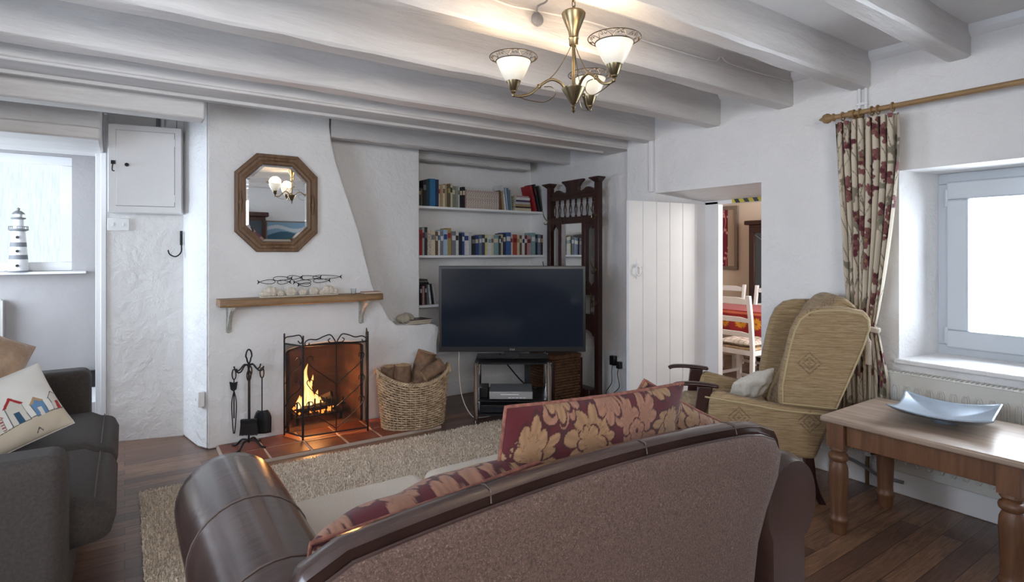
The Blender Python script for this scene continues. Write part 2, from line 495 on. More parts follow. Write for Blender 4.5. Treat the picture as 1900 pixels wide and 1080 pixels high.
def dup(root, loc=None, rz=None, label=None, group=None):
    r = root.copy(); COL.objects.link(r)
    if loc is not None: r.location = loc
    if rz is not None: r.rotation_euler = (0, 0, rz)
    if label: r['label'] = label
    if group: r['group'] = group
    for ch in list(root.children):
        c = ch.copy(); COL.objects.link(c); c.parent = r
        for g in list(ch.children):
            d = g.copy(); COL.objects.link(d); d.parent = c
    return r


def arc(cx, cz, r, a0, a1, n, rx=None):
    return [(cx + (rx or r) * math.cos(R(a0 + (a1 - a0) * i / (n - 1))), cz + r * math.sin(R(a0 + (a1 - a0) * i / (n - 1)))) for i in range(n)]


def spline(pts, n=8):
    pts = [Vector(p) for p in pts]; out = []
    for i in range(len(pts) - 1):
        p0 = pts[max(i - 1, 0)]; p1 = pts[i]; p2 = pts[i + 1]; p3 = pts[min(i + 2, len(pts) - 1)]
        for k in range(n):
            t = k / n
            out.append(0.5 * ((2 * p1) + (p2 - p0) * t + (2 * p0 - 5 * p1 + 4 * p2 - p3) * t * t + (-p0 + 3 * p1 - 3 * p2 + p3) * t ** 3))
    out.append(pts[-1]); return out

# ================================================================== THE SETTING
XR, XR2, XW = 3.45, 3.57, 3.87      # right wall face, its recessed far stretch, its outer face
YB, YB2, YA = 4.19, 4.50, 4.85      # chimney breast face, recess beside it, back of the alcove
ZC = 2.42

m = MB(); m.box(-1.7, -1.4, -0.1, 3.9, 6.2, 0.0); struct('floor', m, 'floor')
m = MB()
m.box(-1.7, -1.4, ZC, 3.9, 6.2, ZC + 0.1)
struct('ceiling', m, 'ceil')

# right wall: window bay, pier, low cottage doorway, recessed far stretch
m = MB()
m.plan([(XR, -1.4), (XW, -1.4), (XW, -0.17), (XR, -0.25)], 0, ZC)
m.plan([(XR, -0.25), (XW, -0.17), (XW, 1.25), (XR, 1.33)], 0, 0.72)
m.plan([(XR, -0.25), (XW, -0.17), (XW, 1.25), (XR, 1.33)], 1.74, ZC)
m.plan([(XR, 1.33), (XW, 1.25), (XW, 2.0), (XR, 2.13)], 0, ZC)
m.hexa([(XR, 2.13, 1.76), (XW, 2.0, 1.70), (XW, 2.86, 1.70), (XR, 3.03, 1.765), (XR, 2.13, ZC), (XW, 2.0, ZC), (XW, 2.86, ZC), (XR, 3.03, ZC)])
m.plan([(XR, 3.03), (XW, 2.86), (XW, 4.95), (XR2, 4.95), (XR2, 3.36), (XR, 3.33)], 0, ZC)
struct('wall_right', m, 'wall')
# chimney breast, its outline read off the photo, with the fireplace opening
prof = [at(u, v, y=YB) for u, v in ((612, 200), (612, 235), (615, 262), (624, 300), (638, 345), (652, 385), (667, 432), (680, 485), (692, 530), (706, 560), (722, 590), (735, 603))]
prof = [(p.x, p.z) for p in prof]
outer = [(0.45, 0), (0.45, ZC), (prof[0][0], ZC)] + prof + [(1.95, 0.712), (2.06, 0.715), (2.125, 0.70), (2.15, 0.66), (2.14, 0.61), (2.13, 0.57), (2.125, 0)]
hole = [(0.945, 0.0), (0.94, 0.59)] + arc(1.222, 0.59, 0.045, 180, 0, 9, rx=0.282)[1:-1] + [(1.504, 0.59), (1.50, 0.0)]
bm = bmesh.new()
def loop2(pts):
    vs = [bm.verts.new((p[0], YB, p[1])) for p in pts]
    return vs
# outline with the opening notched in from below
pts = outer + [(1.50, 0.0)] + hole[::-1][1:-1] + [(0.945, 0.0)]
vs = loop2(pts)
es = [bm.edges.new((vs[i], vs[(i + 1) % len(vs)])) for i in range(len(vs))]
bmesh.ops.triangle_fill(bm, edges=es, use_beauty=True)
r_ = bmesh.ops.extrude_face_region(bm, geom=list(bm.faces))
for v in r_['geom']:
    if isinstance(v, bmesh.types.BMVert): v.co.y = YB2 + 0.02
bmesh.ops.recalc_face_normals(bm, faces=bm.faces)
bmesh.ops.triangulate(bm, faces=[f for f in bm.faces if len(f.verts) > 4])
me = bpy.data.meshes.new('wall_chimney'); bm.to_mesh(me); bm.free()
me.materials.append(M['wall'])
for p in me.polygons: p.use_smooth = True
me.set_sharp_from_angle(angle=R(30))
o = bpy.data.objects.new('wall_chimney', me); COL.objects.link(o); o['kind'] = 'structure'
finish(o, 0.012, seg=3)
# brick lined firebox behind the opening
m = MB()
m.box(0.88, YB2 + 0.26, 0, 1.56, YB2 + 0.32, 0.8)
m.box(0.88, YB2 + 0.02, 0, 0.945, YB2 + 0.26, 0.8); m.box(1.50, YB2 + 0.02, 0, 1.56, YB2 + 0.26, 0.8)
m.box(0.9455, YB + 0.010, 0, 0.965, YB2 + 0.26, 0.60); m.box(1.48, YB + 0.010, 0, 1.4995, YB2 + 0.26, 0.60)
m.box(0.945, YB2 + 0.02, 0.64, 1.50, YB2 + 0.26, 0.8)
m.prism(arc(1.222, 0.59, 0.026, 0, 180, 11, rx=0.258) + arc(1.222, 0.59, 0.044, 180, 0, 11, rx=0.280), lambda p, q, t: (p, t, q), YB + 0.010, YB2 + 0.02)
struct('wall_firebox', m, 'brick')
m = MB()
m.box(1.18, YB2, 0, 2.113, YA + 0.1, ZC)
m2 = MB(); m2.prism([(1.18, 0.81), (1.57, 0.81), (1.57, 0), (2.113, 0), (2.113, ZC), (1.18, ZC)], lambda p, q, t: (p, t, q), YB2, YA + 0.1)
struct('wall_recess', m2, 'wall', bevel=0.008)
m = MB(); m.box(2.113, YA, 0, 3.62, YA + 0.1, ZC)
m.box(2.113, 4.54, 0, XR2, YA, 0.385)
struct('wall_alcove', m, 'wall')
m = MB(); m.box(2.113, 4.50, 0.385, XR2, YA, 0.41); struct('trim_1', m, 'white_wood', bevel=0.004)
m = MB(); m.box(2.13, 4.522, 0.0, XR2, 4.54, 0.12); struct('baseboard_back', m, 'white_wood', bevel=0.004)
# pier at the left of the breast and the partition with the meter cupboard
m = MB()
m.plan([(0.45, YB), (0.45, 4.95), (0.33, 4.95), (0.345, 4.60), (0.40, 4.30)], 0, ZC)
struct('wall_pier', m, 'wall', bevel=0.012)
m = MB(); m.plan([(0.345, 4.62), (0.345, 4.76), (-0.09, 4.88), (-0.10, 4.75)], 0, ZC); struct('wall_partition', m, 'wall')
m = MB(); m.plan([(-0.103, 4.74), (-0.103, 4.88), (-0.165, 4.90), (-0.165, 4.80), (-0.135, 4.80), (-0.135, 4.75)], 0.10, 1.98); struct('trim_2', m, 'white_wood', bevel=0.004)
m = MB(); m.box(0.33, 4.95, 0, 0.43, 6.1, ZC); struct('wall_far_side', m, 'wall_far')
# far room wall with the frosted window
WX0, WX1, WZ0, WZ1 = -1.15, -0.364, 1.143, 2.10
m = MB()
m.box(-1.7, 6.0, 0, 0.43, 6.12, WZ0); m.box(-1.7, 6.0, WZ1, 0.43, 6.12, ZC)
m.box(-1.7, 6.0, WZ0, WX0, 6.12, WZ1); m.box(WX1, 6.0, WZ0, 0.43, 6.12, WZ1)
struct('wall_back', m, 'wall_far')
m = MB(); m.box(-1.7, 4.9, 2.28, 0.33, 6.0, ZC); struct('ceiling_far_room', m, 'ceil')
# other walls, behind and beside the camera, with openings added for fill light
m = MB()
m.box(-1.7, -1.4, 0, 3.45, -1.3, 1.25); m.box(-1.7, -1.4, 2.2, 3.45, -1.3, ZC)
m.box(-1.7, -1.4, 1.25, -1.2, -1.3, 2.2); m.box(0.7, -1.4, 1.25, 3.45, -1.3, 2.2)
struct('wall_front', m, 'wall')
m = MB()
for a, b in ((-1.3, 0.3), (2.1, 4.3), (5.8, 6.12)): m.box(-1.7, a, 0, -1.6, b, ZC)
for a, b, c in ((0.3, 2.1, 2.1), (4.3, 5.8, 1.97)): m.box(-1.7, a, 0, -1.6, b, 0.85); m.box(-1.7, a, c, -1.6, b, ZC)
struct('wall_left', m, 'wall')
area('added_fill_passage', (-1.9, 5.05, 1.45), (0, 5.0, 1.3), 1.5, 1.1, 38, (0.72, 0.85, 1.0))  # added fill lamp for the far room and the leather highlight

# low beams and bulkheads over the passage on the left
m = MB(); m.box(-1.6, 3.701, 2.068, 0.385, 3.83, ZC); struct('trim_3', m, 'beam', bevel=0.012)
m = MB(); m.box(-1.6, 4.20, 1.975, -0.12, 4.95, 2.05); m.box(-1.6, 4.26, 2.05, -0.12, 4.95, ZC); struct('trim_4', m, 'beam', bevel=0.012)
m = MB(); m.box(-1.6, 4.96, 2.0, -0.09, 5.1, 2.28); struct('trim_5', m, 'beam', bevel=0.01)
m = MB(); m.box(-1.6, 5.9, 2.12, 0.33, 6.0, 2.28); struct('trim_6', m, 'beam', bevel=0.01)
# the ceiling beams, hewn and painted, each its own piece
def beam(n, y0, w, zb, x0=-1.6, x1=XR, sag=0.0, jit=0.004):
    rs = random.Random(n)
    m = MB(); ns = 26; rings = []
    for i in range(ns + 1):
        x = x0 + (x1 - x0) * i / ns
        j = lambda a=jit: rs.uniform(-a, a)
        z = zb + sag * math.sin(PI * i / ns)
        rings.append([(x, y0 + j(), ZC), (x, y0 + j(), z + 0.012 + j()), (x, y0 + 0.012 + j(), z + j()), (x, y0 + w - 0.012 + j(), z + j()), (x, y0 + w + j(), z + 0.012 + j()), (x, y0 + w, ZC)])
    m.rings(rings)
    struct('trim_%d' % n, m, 'beam', smooth=28)
for i, (y, z, w) in enumerate(((-0.55, 2.24, 0.11), (0.0, 2.23, 0.11), (0.52, 2.235, 0.11), (1.018, 2.262, 0.10), (1.471, 2.226, 0.11), (1.913, 2.214, 0.11), (2.436, 2.194, 0.12), (3.03, 2.178, 0.12))):
    beam(7 + i, y, w, z - 0.002)
m = MB(); m.box(-1.6, 3.32, 2.168, XR2, 3.70, ZC); struct('trim_15', m, 'beam', bevel=0.01)
m = MB(); m.box(-1.6, 3.56, 2.150, 3.40, 3.58, 2.175); m.box(-1.6, 3.33, 2.155, 3.45, 3.345, 2.18); struct('trim_16', m, 'beam', bevel=0.004)
beam(17, 4.20, 0.12, 2.155, x0=1.26, x1=XR2)
beam(18, 4.62, 0.13, 2.128, x0=2.113, x1=3.40)
m = MB(); m.box(2.113, 4.60, 2.185, 3.38, 4.625, 2.205); struct('trim_19', m, 'beam', bevel=0.004)
# coving at the head of the right wall, between the beams
m = MB()
for a, b in ((-1.3, -0.55), (-0.44, 0.0), (0.11, 0.52), (0.63, 1.018), (1.118, 1.471), (1.581, 1.913), (2.023, 2.436), (2.556, 3.03)):
    m.prism([(XR - 0.035, ZC), (XR - 0.03, ZC - 0.03), (XR - 0.012, ZC - 0.05), (XR, ZC - 0.055), (XR, ZC)], lambda p, q, t: (p, t, q), a, b)
struct('trim_20', m, 'white_wood')
# skirting
m = MB(); m.box(XR - 0.02, -1.3, 0, XR, 2.1, 0.135); struct('baseboard_right', m, 'white_wood', bevel=0.006)
# boxed pipe in the corner beside the recessed wall
m = MB(); m.box(XR - 0.03, 3.035, 1.775, XR, 3.075, 2.18); struct('trim_21', m, 'white_wood', bevel=0.006)

# frosted window of the far room
def window_frame(name, x0, x1, z0, z1, y, t, d):
    m = MB(); m.box(x0, y, z0, x1, y + d, z0 + t); m.box(x0, y, z1 - t, x1, y + d, z1)
    m.box(x0, y, z0 + t, x0 + t, y + d, z1 - t); m.box(x1 - t, y, z0 + t, x1, y + d, z1 - t); return m
m = window_frame('f', WX0, WX1, WZ0, WZ1, 6.03, 0.075, 0.05); w1 = struct('window_1', m, 'white_wood', bevel=0.004)
m = MB(); m.box(WX0 + 0.07, 6.06, WZ0 + 0.07, WX1 - 0.07, 6.068, WZ1 - 0.07); struct('window_pane', m, 'frost', parent=w1)
m = MB(); m.box(WX0 - 0.1, 5.90, WZ0 - 0.022, -0.265, 6.04, WZ0); struct('window_sill', m, 'white_wood', bevel=0.004, parent=w1)
m = MB(); m.box(-1.5, 5.86, 2.135, -0.05, 5.90, 2.16); struct('window_head_rail', m, 'white_wood', bevel=0.004, parent=w1)

# side window: plastered bay with white uPVC frame and sash
def ring_x(m, x0, x1, y0, y1, z0, z1, t):
    m.box(x0, y0, z0, x1, y1, z0 + t); m.box(x0, y0, z1 - t, x1, y1, z1)
    m.box(x0, y0, z0 + t, x1, y0 + t, z1 - t); m.box(x0, y1 - t, z0 + t, x1, y1, z1 - t); return m
m = ring_x(MB(), 3.79, 3.86, -0.19, 1.268, 0.725, 1.74, 0.06); w2 = struct('window_2', m, 'upvc', bevel=0.005)
m = ring_x(MB(), 3.765, 3.825, 0.56, 1.222, 0.77, 1.69, 0.10); struct('window_sash', m, 'upvc', bevel=0.01, parent=w2)
m = ring_x(MB(), 3.765, 3.825, -0.15, 0.52, 0.77, 1.69, 0.10); struct('window_sash', m, 'upvc', bevel=0.01, parent=w2)
m = MB(); m.box(3.80, -0.1, 0.83, 3.806, 1.17, 1.62); struct('window_pane', m, 'glass', parent=w2)
m = MB()
for z in (0.84, 1.60): m.tube([(3.775, 1.222, z - 0.045), (3.775, 1.222, z + 0.045)], 0.011, 10)
struct('window_hinge', m, 'upvc', parent=w2)
m = MB(); m.hexa([(XR - 0.03, -0.27, 0.70), (3.86, -0.2, 0.70), (3.86, 1.27, 0.70), (XR - 0.03, 1.35, 0.70), (XR - 0.03, -0.27, 0.725), (3.86, -0.2, 0.735), (3.86, 1.27, 0.735), (XR - 0.03, 1.35, 0.725)])
struct('window_sill', m, 'wall', bevel=0.008, parent=w2)
# unseen windows added behind and beside the camera for fill light
def added_window(n, mk, pane):
    w = struct('window_%d' % n, mk, 'white_plastic', bevel=0.005); struct('window_pane', pane, 'glass', parent=w)
m = window_frame('f', -1.2, 0.7, 1.25, 2.2, -1.38, 0.07, 0.06); m.box(-0.28, -1.38, 1.32, -0.22, -1.32, 2.13)
added_window(3, m, MB().box(-1.14, -1.353, 1.31, 0.64, -1.347, 2.14))
m = ring_x(MB(), -1.68, -1.62, 0.3, 2.1, 0.85, 2.1, 0.07); m.box(-1.68, 1.17, 0.92, -1.62, 1.23, 2.03)
added_window(4, m, MB().box(-1.653, 0.36, 0.91, -1.647, 2.04, 2.04))
m = ring_x(MB(), -1.68, -1.62, 4.3, 5.8, 0.85, 1.97, 0.06)
added_window(5, m, MB().box(-1.653, 4.36, 0.91, -1.647, 5.74, 1.91))

# plank door, standing open at right angles to the wall
HX, HY = 3.865, 2.865
dv = Vector((3.075 - HX, 2.965 - HY, 0)); dl = dv.length; dv.normalize(); dn = Vector((-dv.y, dv.x, 0))
m = MB()
nP = 6
for i in range(nP):
    a, b = dl * i / nP + 0.0015, dl * (i + 1) / nP - 0.0015
    m.hexa([tuple(Vector((HX, HY, z)) + dv * s + dn * t) for z in (0.02, 1.685) for s, t in ((a, -0.016), (b, -0.016), (b, 0.016), (a, 0.016))])
d1 = struct('door_1', m, 'white_wood', bevel=0.003)
m = MB()
for z in (0.3, 0.9, 1.45): m.hexa([tuple(Vector((HX, HY, zz)) + dv * s + dn * t) for zz in (z, z + 0.1) for s, t in ((0.03, -0.04), (dl - 0.03, -0.04), (dl - 0.03, -0.0165), (0.03, -0.0165))])
struct('door_ledge', m, 'white_wood', bevel=0.004, parent=d1)
# ring handle on a plate, painted over
hp = Vector((HX, HY, 0)) + dv * (dl - 0.085)
fr = dn * 0.017
if (hp + fr).length > (hp - fr).length: fr = -fr
m = MB()
c = hp + fr
m.tube([c + Vector((0, 0, 1.20)), c + fr * 1.2 + Vector((0, 0, 1.20))], 0.018, 14)
m.tube([c + fr * 0.9 + dv * (0.030 * math.sin(t)) + Vector((0, 0, 1.165 + 0.042 * math.cos(t))) for t in [2 * PI * k / 20 for k in range(20)]], 0.0045, 8, closed=True)
m.hexa([tuple(c + dv * s + fr * t + Vector((0, 0, z))) for z in (1.10, 1.25) for s, t in ((-0.014, -0.05), (0.014, -0.05), (0.014, 0.15), (-0.014, 0.15))])
struct('door_handle', m, 'white_wood', parent=d1)
# frame round the door at the back of the opening
m = MB(); m.box(3.84, 2.735, 0, 3.90, 2.858, 1.70); m.box(3.84, 1.95, 0, 3.90, 2.01, 1.70); m.box(3.84, 1.95, 1.675, 3.90, 2.86, 1.705)
struct('door_frame', m, 'white_wood', bevel=0.004, parent=d1)
m = MB(); m.box(3.42, 2.0, 0.0, 3.9, 2.9, 0.012); struct('door_threshold', m, 'floor', parent=d1)

# dining room beyond
DX = 6.3
m = MB(); m.box(3.9, 1.7, -0.1, DX + 0.1, 5.3, 0.0); struct('floor_dining', m, 'floor')
m = MB(); m.box(DX, 1.7, 0, DX + 0.1, 5.3, 2.3); struct('wall_dining', m, 'wall_dining')
m = MB(); m.box(3.9, 5.2, 0, DX, 5.3, 2.3); struct('wall_dining_back', m, 'wall_dining')
m = MB(); m.box(3.9, 1.7, 0, 4.5, 1.8, 2.3); m.box(5.9, 1.7, 0, DX, 1.8, 2.3); m.box(4.5, 1.7, 0, 5.9, 1.8, 0.9); m.box(4.5, 1.7, 2.0, 5.9, 1.8, 2.3); struct('wall_dining_front', m, 'wall_dining')  # opening added for the dining fill lamp
m = MB(); m.box(3.88, 1.7, 0, 3.90, 1.95, 2.3); m.box(3.88, 2.86, 0, 3.90, 5.2, 2.3); m.box(3.88, 1.95, 1.705, 3.90, 2.86, 2.3); struct('wall_dining_side', m, 'wall_dining')
m = MB(); m.box(3.88, 1.7, 2.3, DX + 0.1, 5.3, 2.4); struct('ceiling_dining', m, 'ceil')

# tiled hearth in front of the breast
hearth = thing('fireplace_hearth', 'row of terracotta quarry tiles laid as a hearth in front of the fire', 'hearth', (1.2, 3.95, 0))
m = MB(); m.box(0.50 - 1.2, 3.735 - 3.95, 0.0, 1.93 - 1.2, YB - 3.95, 0.019); part('grout_bed', m, 'grout', hearth)
xs = [0.505, 0.75, 1.0, 1.235, 1.47, 1.70, 1.925]
for i in range(6):
    for (ya, yb) in ((3.74, 3.952), (3.963, 4.185)):
        m = MB(); m.box(xs[i] + 0.006 - 1.2, ya - 3.95, 0.002, xs[i + 1] - 0.006 - 1.2, yb - 3.95, 0.022); part('quarry_tile', m, 'tile', hearth, bevel=0.004)
m = MB(); m.box(0.966 - 1.2, YB + 0.002 - 3.95, 0.0, 1.479 - 1.2, YB2 + 0.25 - 3.95, 0.02); part('firebox_floor', m, 'brick', hearth)

# striped warning tape on the low door head
tape = thing('warning_tape', 'black and yellow striped warning tape along the low dining room door head', 'tape', (3.836, 2.3, 1.676))
M['yellow'] = simple('warning_yellow', srgb(196, 178, 60), 0.5)
part('backing', MB().box(-0.001, -0.3, 0, 0.003, 0.31, 0.03), 'yellow', tape)
m = MB()
for i in range(8):
    y = -0.3 + i * 0.077
    m.hexa([(-0.002, y, 0), (-0.001, y, 0), (-0.001, y + 0.036, 0), (-0.002, y + 0.036, 0), (-0.002, y + 0.018, 0.03), (-0.001, y + 0.018, 0.03), (-0.001, y + 0.054, 0.03), (-0.002, y + 0.054, 0.03)])
part('black_stripes', m, 'black_plastic', tape, kind='stuff')

# ================================================================== FIREPLACE
# low iron grate with charred logs and flames
grate = thing('fire_grate', 'black iron grate holding burning logs inside the fireplace', 'grate', (1.215, 4.42, 0.02))
m = MB()
for k in range(9):
    x = -0.17 + k * 0.0425
    m.tube([(x, -0.10, 0.05), (x, -0.105, 0.11 + 0.02 * (k % 2)), (x, -0.11, 0.17 + 0.015 * (k % 2))], 0.006, 6)
for z in (0.06, 0.12): m.tube([(-0.19, -0.105, z), (0.19, -0.105, z)], 0.007, 6)
part('front_bars', m, 'black_iron', grate)
m = MB()
for k in range(7): m.box(-0.17 + k * 0.055, -0.1, 0.05, -0.155 + k * 0.055, 0.11, 0.062)
for sx in (-0.17, 0.15):
    for sy in (-0.09, 0.09): m.box(sx, sy, 0, sx + 0.02, sy + 0.02, 0.05)
part('fire_bed', m, 'black_iron', grate)
def log_mesh(p0, p1, r, seed, seg=12, n=9):
    rs = random.Random(seed); off = [1 + rs.uniform(-0.22, 0.22) for _ in range(seg)]
    p0, p1 = Vector(p0), Vector(p1); d = (p1 - p0).normalized(); a = d.orthogonal().normalized(); b = d.cross(a)
    rings = []
    for i in range(n):
        t = i / (n - 1); c = p0.lerp(p1, t) + a * math.sin(t * 3) * r * 0.12
        rings.append([tuple(c + (a * math.cos(2 * PI * k / seg) + b * math.sin(2 * PI * k / seg)) * r * off[k] * (1 + rs.uniform(-0.05, 0.05))) for k in range(seg)])
    return rings
FL = 'burning logs in the fire grate'
for i, (a, b, r, lab) in enumerate((((-0.13, 0.0, 0.10), (0.14, 0.03, 0.10), 0.036, 'charred log lying along the back of the fire grate'), ((-0.12, -0.05, 0.10), (0.06, -0.06, 0.11), 0.030, 'short charred log behind the front bars of the grate'), ((-0.04, 0.05, 0.11), (0.10, -0.06, 0.19), 0.026, 'charred split log leaning across the top of the fire'))):
    m = MB(); m.rings(log_mesh(a, b, r, 40 + i)); m.v = [(p[0] + 1.215, p[1] + 4.42, p[2] + 0.02) for p in m.v]
    solo('charred_log', m, 'char', lab, 'log', FL, smooth=60)
m = MB()
rs = random.Random(3)
for _ in range(60):
    x, y, z, r = rs.uniform(-0.15, 0.13), rs.uniform(-0.08, 0.08), rs.uniform(0.065, 0.09), rs.uniform(0.006, 0.015)
    m.lathe([(0.001, -r), (r, 0), (0.001, r)], (x + 1.215, y + 4.42, z + 0.02), 6)
e = solo('glowing_embers', m, 'ember', 'bed of orange glowing embers under the burning logs', 'embers'); e['kind'] = 'stuff'
fire = thing('fire_flames', 'tall yellow and orange flames rising from the logs', 'fire', (1.14, 4.38, 0.12))
def flame(cx, cy, h, w, seed, ph):
    rs = random.Random(seed); rings = []
    for i in range(22):
        t = i / 21
        rr = w * (math.sin(PI * min(1, t * 1.25 + 0.18)) ** 0.8 if t < 0.66 else 0) if False else w * (0.55 + 0.9 * t) * (1 - t) ** 0.85 * 1.25
        ox = math.sin(t * 6 + ph) * 0.022 * t ** 0.6 * h / 0.3; oy = math.cos(t * 5 + ph) * 0.012 * t
        rings.append([(cx + ox + math.cos(2 * PI * k / 14) * (rr + 0.0006) * (1 + 0.18 * math.sin(3 * 2 * PI * k / 14 + t * 5 + ph)), cy + oy + math.sin(2 * PI * k / 14) * (rr * 0.6 + 0.0006), h * t) for k in range(14)])
    return MB().rings(rings)
for cx, cy, h, w, s_, ph in ((0.0, 0.0, 0.34, 0.034, 1, 0.4), (0.024, 0.01, 0.25, 0.026, 2, 2.2), (-0.026, 0.01, 0.21, 0.024, 3, 4.0), (0.07, 0.0, 0.13, 0.026, 4, 1.0), (-0.065, 0.0, 0.11, 0.024, 5, 3.0), (0.10, 0.02, 0.08, 0.02, 6, 0.0), (0.015, -0.02, 0.16, 0.035, 7, 5.0)):
    part('flame_tongue', flame(cx, cy, h, w, s_, ph), 'flame', fire, smooth=180)
fl = bpy.data.lights.new('fire_glow', 'POINT'); fl.energy = 11; fl.color = (1.0, 0.42, 0.13); fl.shadow_soft_size = 0.06
fo = bpy.data.objects.new('fire_glow', fl); COL.objects.link(fo); fo.location = (1.15, 4.30, 0.34)

# folding fire screen
scr = thing('fire_screen', 'black iron folding fire screen with leaf scrolls standing round the fire', 'fire screen', (1.215, 3.95, 0.022))
def screen_panel(p0, p1, h, leafs, scroll, parent):
    p0, p1 = Vector((*p0, 0)), Vector((*p1, 0)); w = (p1 - p0).length; d = (p1 - p0) / w
    P = lambda s, z: tuple(p0 + d * s + Vector((0, 0, z)))
    r = 0.0055
    m = MB()
    m.tube([P(0, 0), P(0, h + (0.03 if scroll else 0))], r, 8); m.tube([P(w, 0), P(w, h)], r, 8)
    m.tube([P(0, 0.025), P(w, 0.025)], r, 8); m.tube([P(0, h - 0.04), P(w, h - 0.04)], r, 8)
    fr_ = part('screen_frame', m, 'black_iron', parent)
    m = MB(); m.add([P(0, 0.025), P(w, 0.025), P(w, h - 0.04), P(0, h - 0.04)], [(0, 1, 2, 3)])
    part('wire_mesh', m, 'wire_mesh', parent)
    m = MB()
    if leafs == 2:
        c = w / 2
        m.tube([P(c, 0.03), P(c, h - 0.04)], 0.0035, 6)
        for z0 in (0.05, 0.20, 0.36):
            for sg in (-1, 1):
                pts = [P(c, z0), P(c + sg * w * 0.17, z0 + 0.06), P(c + sg * w * 0.34, z0 + 0.12), P(c + sg * w * 0.44, z0 + 0.18), P(c + sg * w * 0.42, z0 + 0.205), P(c + sg * w * 0.36, z0 + 0.20), P(c + sg * w * 0.36, z0 + 0.175)]
                m.tube(spline(pts, 6), 0.0032, 6)
    else:
        for z0 in (0.05, 0.20, 0.36):
            pts = [P(w * 0.05, z0), P(w * 0.3, z0 + 0.07), P(w * 0.75, z0 + 0.13), P(w * 0.9, z0 + 0.17), P(w * 0.75, z0 + 0.2), P(w * 0.6, z0 + 0.18)]
            m.tube(spline(pts, 6), 0.0032, 6)
    part('leaf_scroll', m, 'black_iron', fr_)
    m = MB()
    if scroll == 2:
        for sg in (-1, 1):
            c = w / 2
            pts = [(c + sg * 0.002, h - 0.038), (c + sg * 0.012, h - 0.012), (c + sg * 0.04, h + 0.024), (c + sg * 0.08, h + 0.018), (c + sg * 0.13, h - 0.002), (c + sg * 0.175, h + 0.002), (c + sg * 0.203, h - 0.012), (c + sg * 0.205, h - 0.034), (c + sg * 0.185, h - 0.036), (c + sg * 0.178, h - 0.022)]
            m.tube(spline([P(*q) for q in pts], 6), 0.0042, 7)
            pts = [(c + sg * 0.012, h - 0.03), (c + sg * 0.04, h - 0.03), (c + sg * 0.055, h - 0.012), (c + sg * 0.04, h + 0.0)]
            m.tube(spline([P(*q) for q in pts], 6), 0.0035, 7)
    else:
        pts = [(0.0, h - 0.02), (w * 0.1, h + 0.005), (w * 0.5, h + 0.02), (w * 0.85, h + 0.03), (w * 0.98, h + 0.0), (w * 0.9, h - 0.025), (w * 0.75, h - 0.01)]
        m.tube(spline([P(*q) for q in pts], 6), 0.0042, 7)
    part('top_scroll', m, 'black_iron', fr_)
screen_panel((-0.215, 0.012), (0.219, -0.036), 0.68, 2, 2, scr)
screen_panel((-0.295, 0.20), (-0.218, 0.014), 0.68, 1, 1, scr)
screen_panel((0.222, -0.034), (0.280, 0.16), 0.68, 1, 1, scr)

# companion set
cs = thing('fireside_tool_stand', 'black wrought iron stand of fire tools at the side of the hearth', 'fire tools', (0.672, 4.03, 0.022))
m = MB(); m.tube([(0, 0, 0.03), (0, 0, 0.53)], 0.006, 8)
m.tube([(0.018 * math.sin(t) * (1 if math.cos(t) > -0.3 else 0.7), 0, 0.595 + 0.045 * math.cos(t)) for t in [2 * PI * k / 20 for k in range(20)]], 0.005, 8, closed=True)
m.tube([(0, 0, 0.52), (0, 0, 0.555)], 0.009, 8)
part('centre_rod', m, 'black_iron', cs)
m = MB()
for k in range(4):
    a = R(45 + 90 * k); c_, s_ = math.cos(a), math.sin(a)
    m.tube(spline([(0, 0, 0.045), (c_ * 0.05, s_ * 0.05, 0.045), (c_ * 0.09, s_ * 0.09, 0.01), (c_ * 0.12, s_ * 0.12, 0.005)], 5), 0.007, 8)
part('foot', m, 'black_iron', cs)
m = MB()
for a in (0, 62, 180, 242):
    c_, s_ = math.cos(R(a - 31)), math.sin(R(a - 31))
    m.tube(spline([(0, 0, 0.535), (c_ * 0.03, s_ * 0.03, 0.54), (c_ * 0.06, s_ * 0.06, 0.505), (c_ * 0.085, s_ * 0.085, 0.505), (c_ * 0.095, s_ * 0.095, 0.53)], 5), 0.005, 8)
part('hook_crown', m, 'black_iron', cs)
def tool(name, label, x, y, build):
    t = thing(name, label, 'fire tool', (0.672 + x, 4.03 + y, 0.10), R(-25), 'tools hanging on the fireside stand')
    m = MB(); m.tube([(0, 0, 0.12), (0, 0, 0.37)], 0.0038, 7)
    m.tube([(0.012 * math.sin(q), 0, 0.405 + 0.033 * math.cos(q)) for q in [2 * PI * k / 16 for k in range(16)]], 0.0042, 7, closed=True)
    part('handle', m, 'black_iron', t); build(t)
def b_brush(t):
    m = MB(); m.box(-0.05, -0.012, 0.10, 0.05, 0.012, 0.125); part('brush_back', m, 'black_iron', t, bevel=0.003)
    m = MB(); rs = random.Random(8)
    for _ in range(420):
        x = rs.uniform(-0.048, 0.048); y = rs.uniform(-0.01, 0.01)
        m.tube([(x, y, 0.105), (x * 1.12 + rs.uniform(-.003, .003), y * 1.5, 0.02 + rs.uniform(0, 0.01))], 0.0011, 3)
    part('bristles', m, 'black_plastic', t, kind='stuff')
def b_shovel(t):
    m = MB()
    def f(u, v):
        w = 0.055 * (0.55 + 0.45 * min(1, v * 3) ** 0.5 if v < 0.34 else 1.0)
        x = (u - 0.5) * 2 * w; z = 0.155 - v * 0.15
        return (x, 0.02 * (abs(u - 0.5) * 2) ** 3 - 0.006 * v, z)
    m.grid(f, 14, 14); o = part('shovel_pan', m, 'black_iron', t); s_ = o.modifiers.new('sheet', 'SOLIDIFY'); s_.thickness = 0.0025
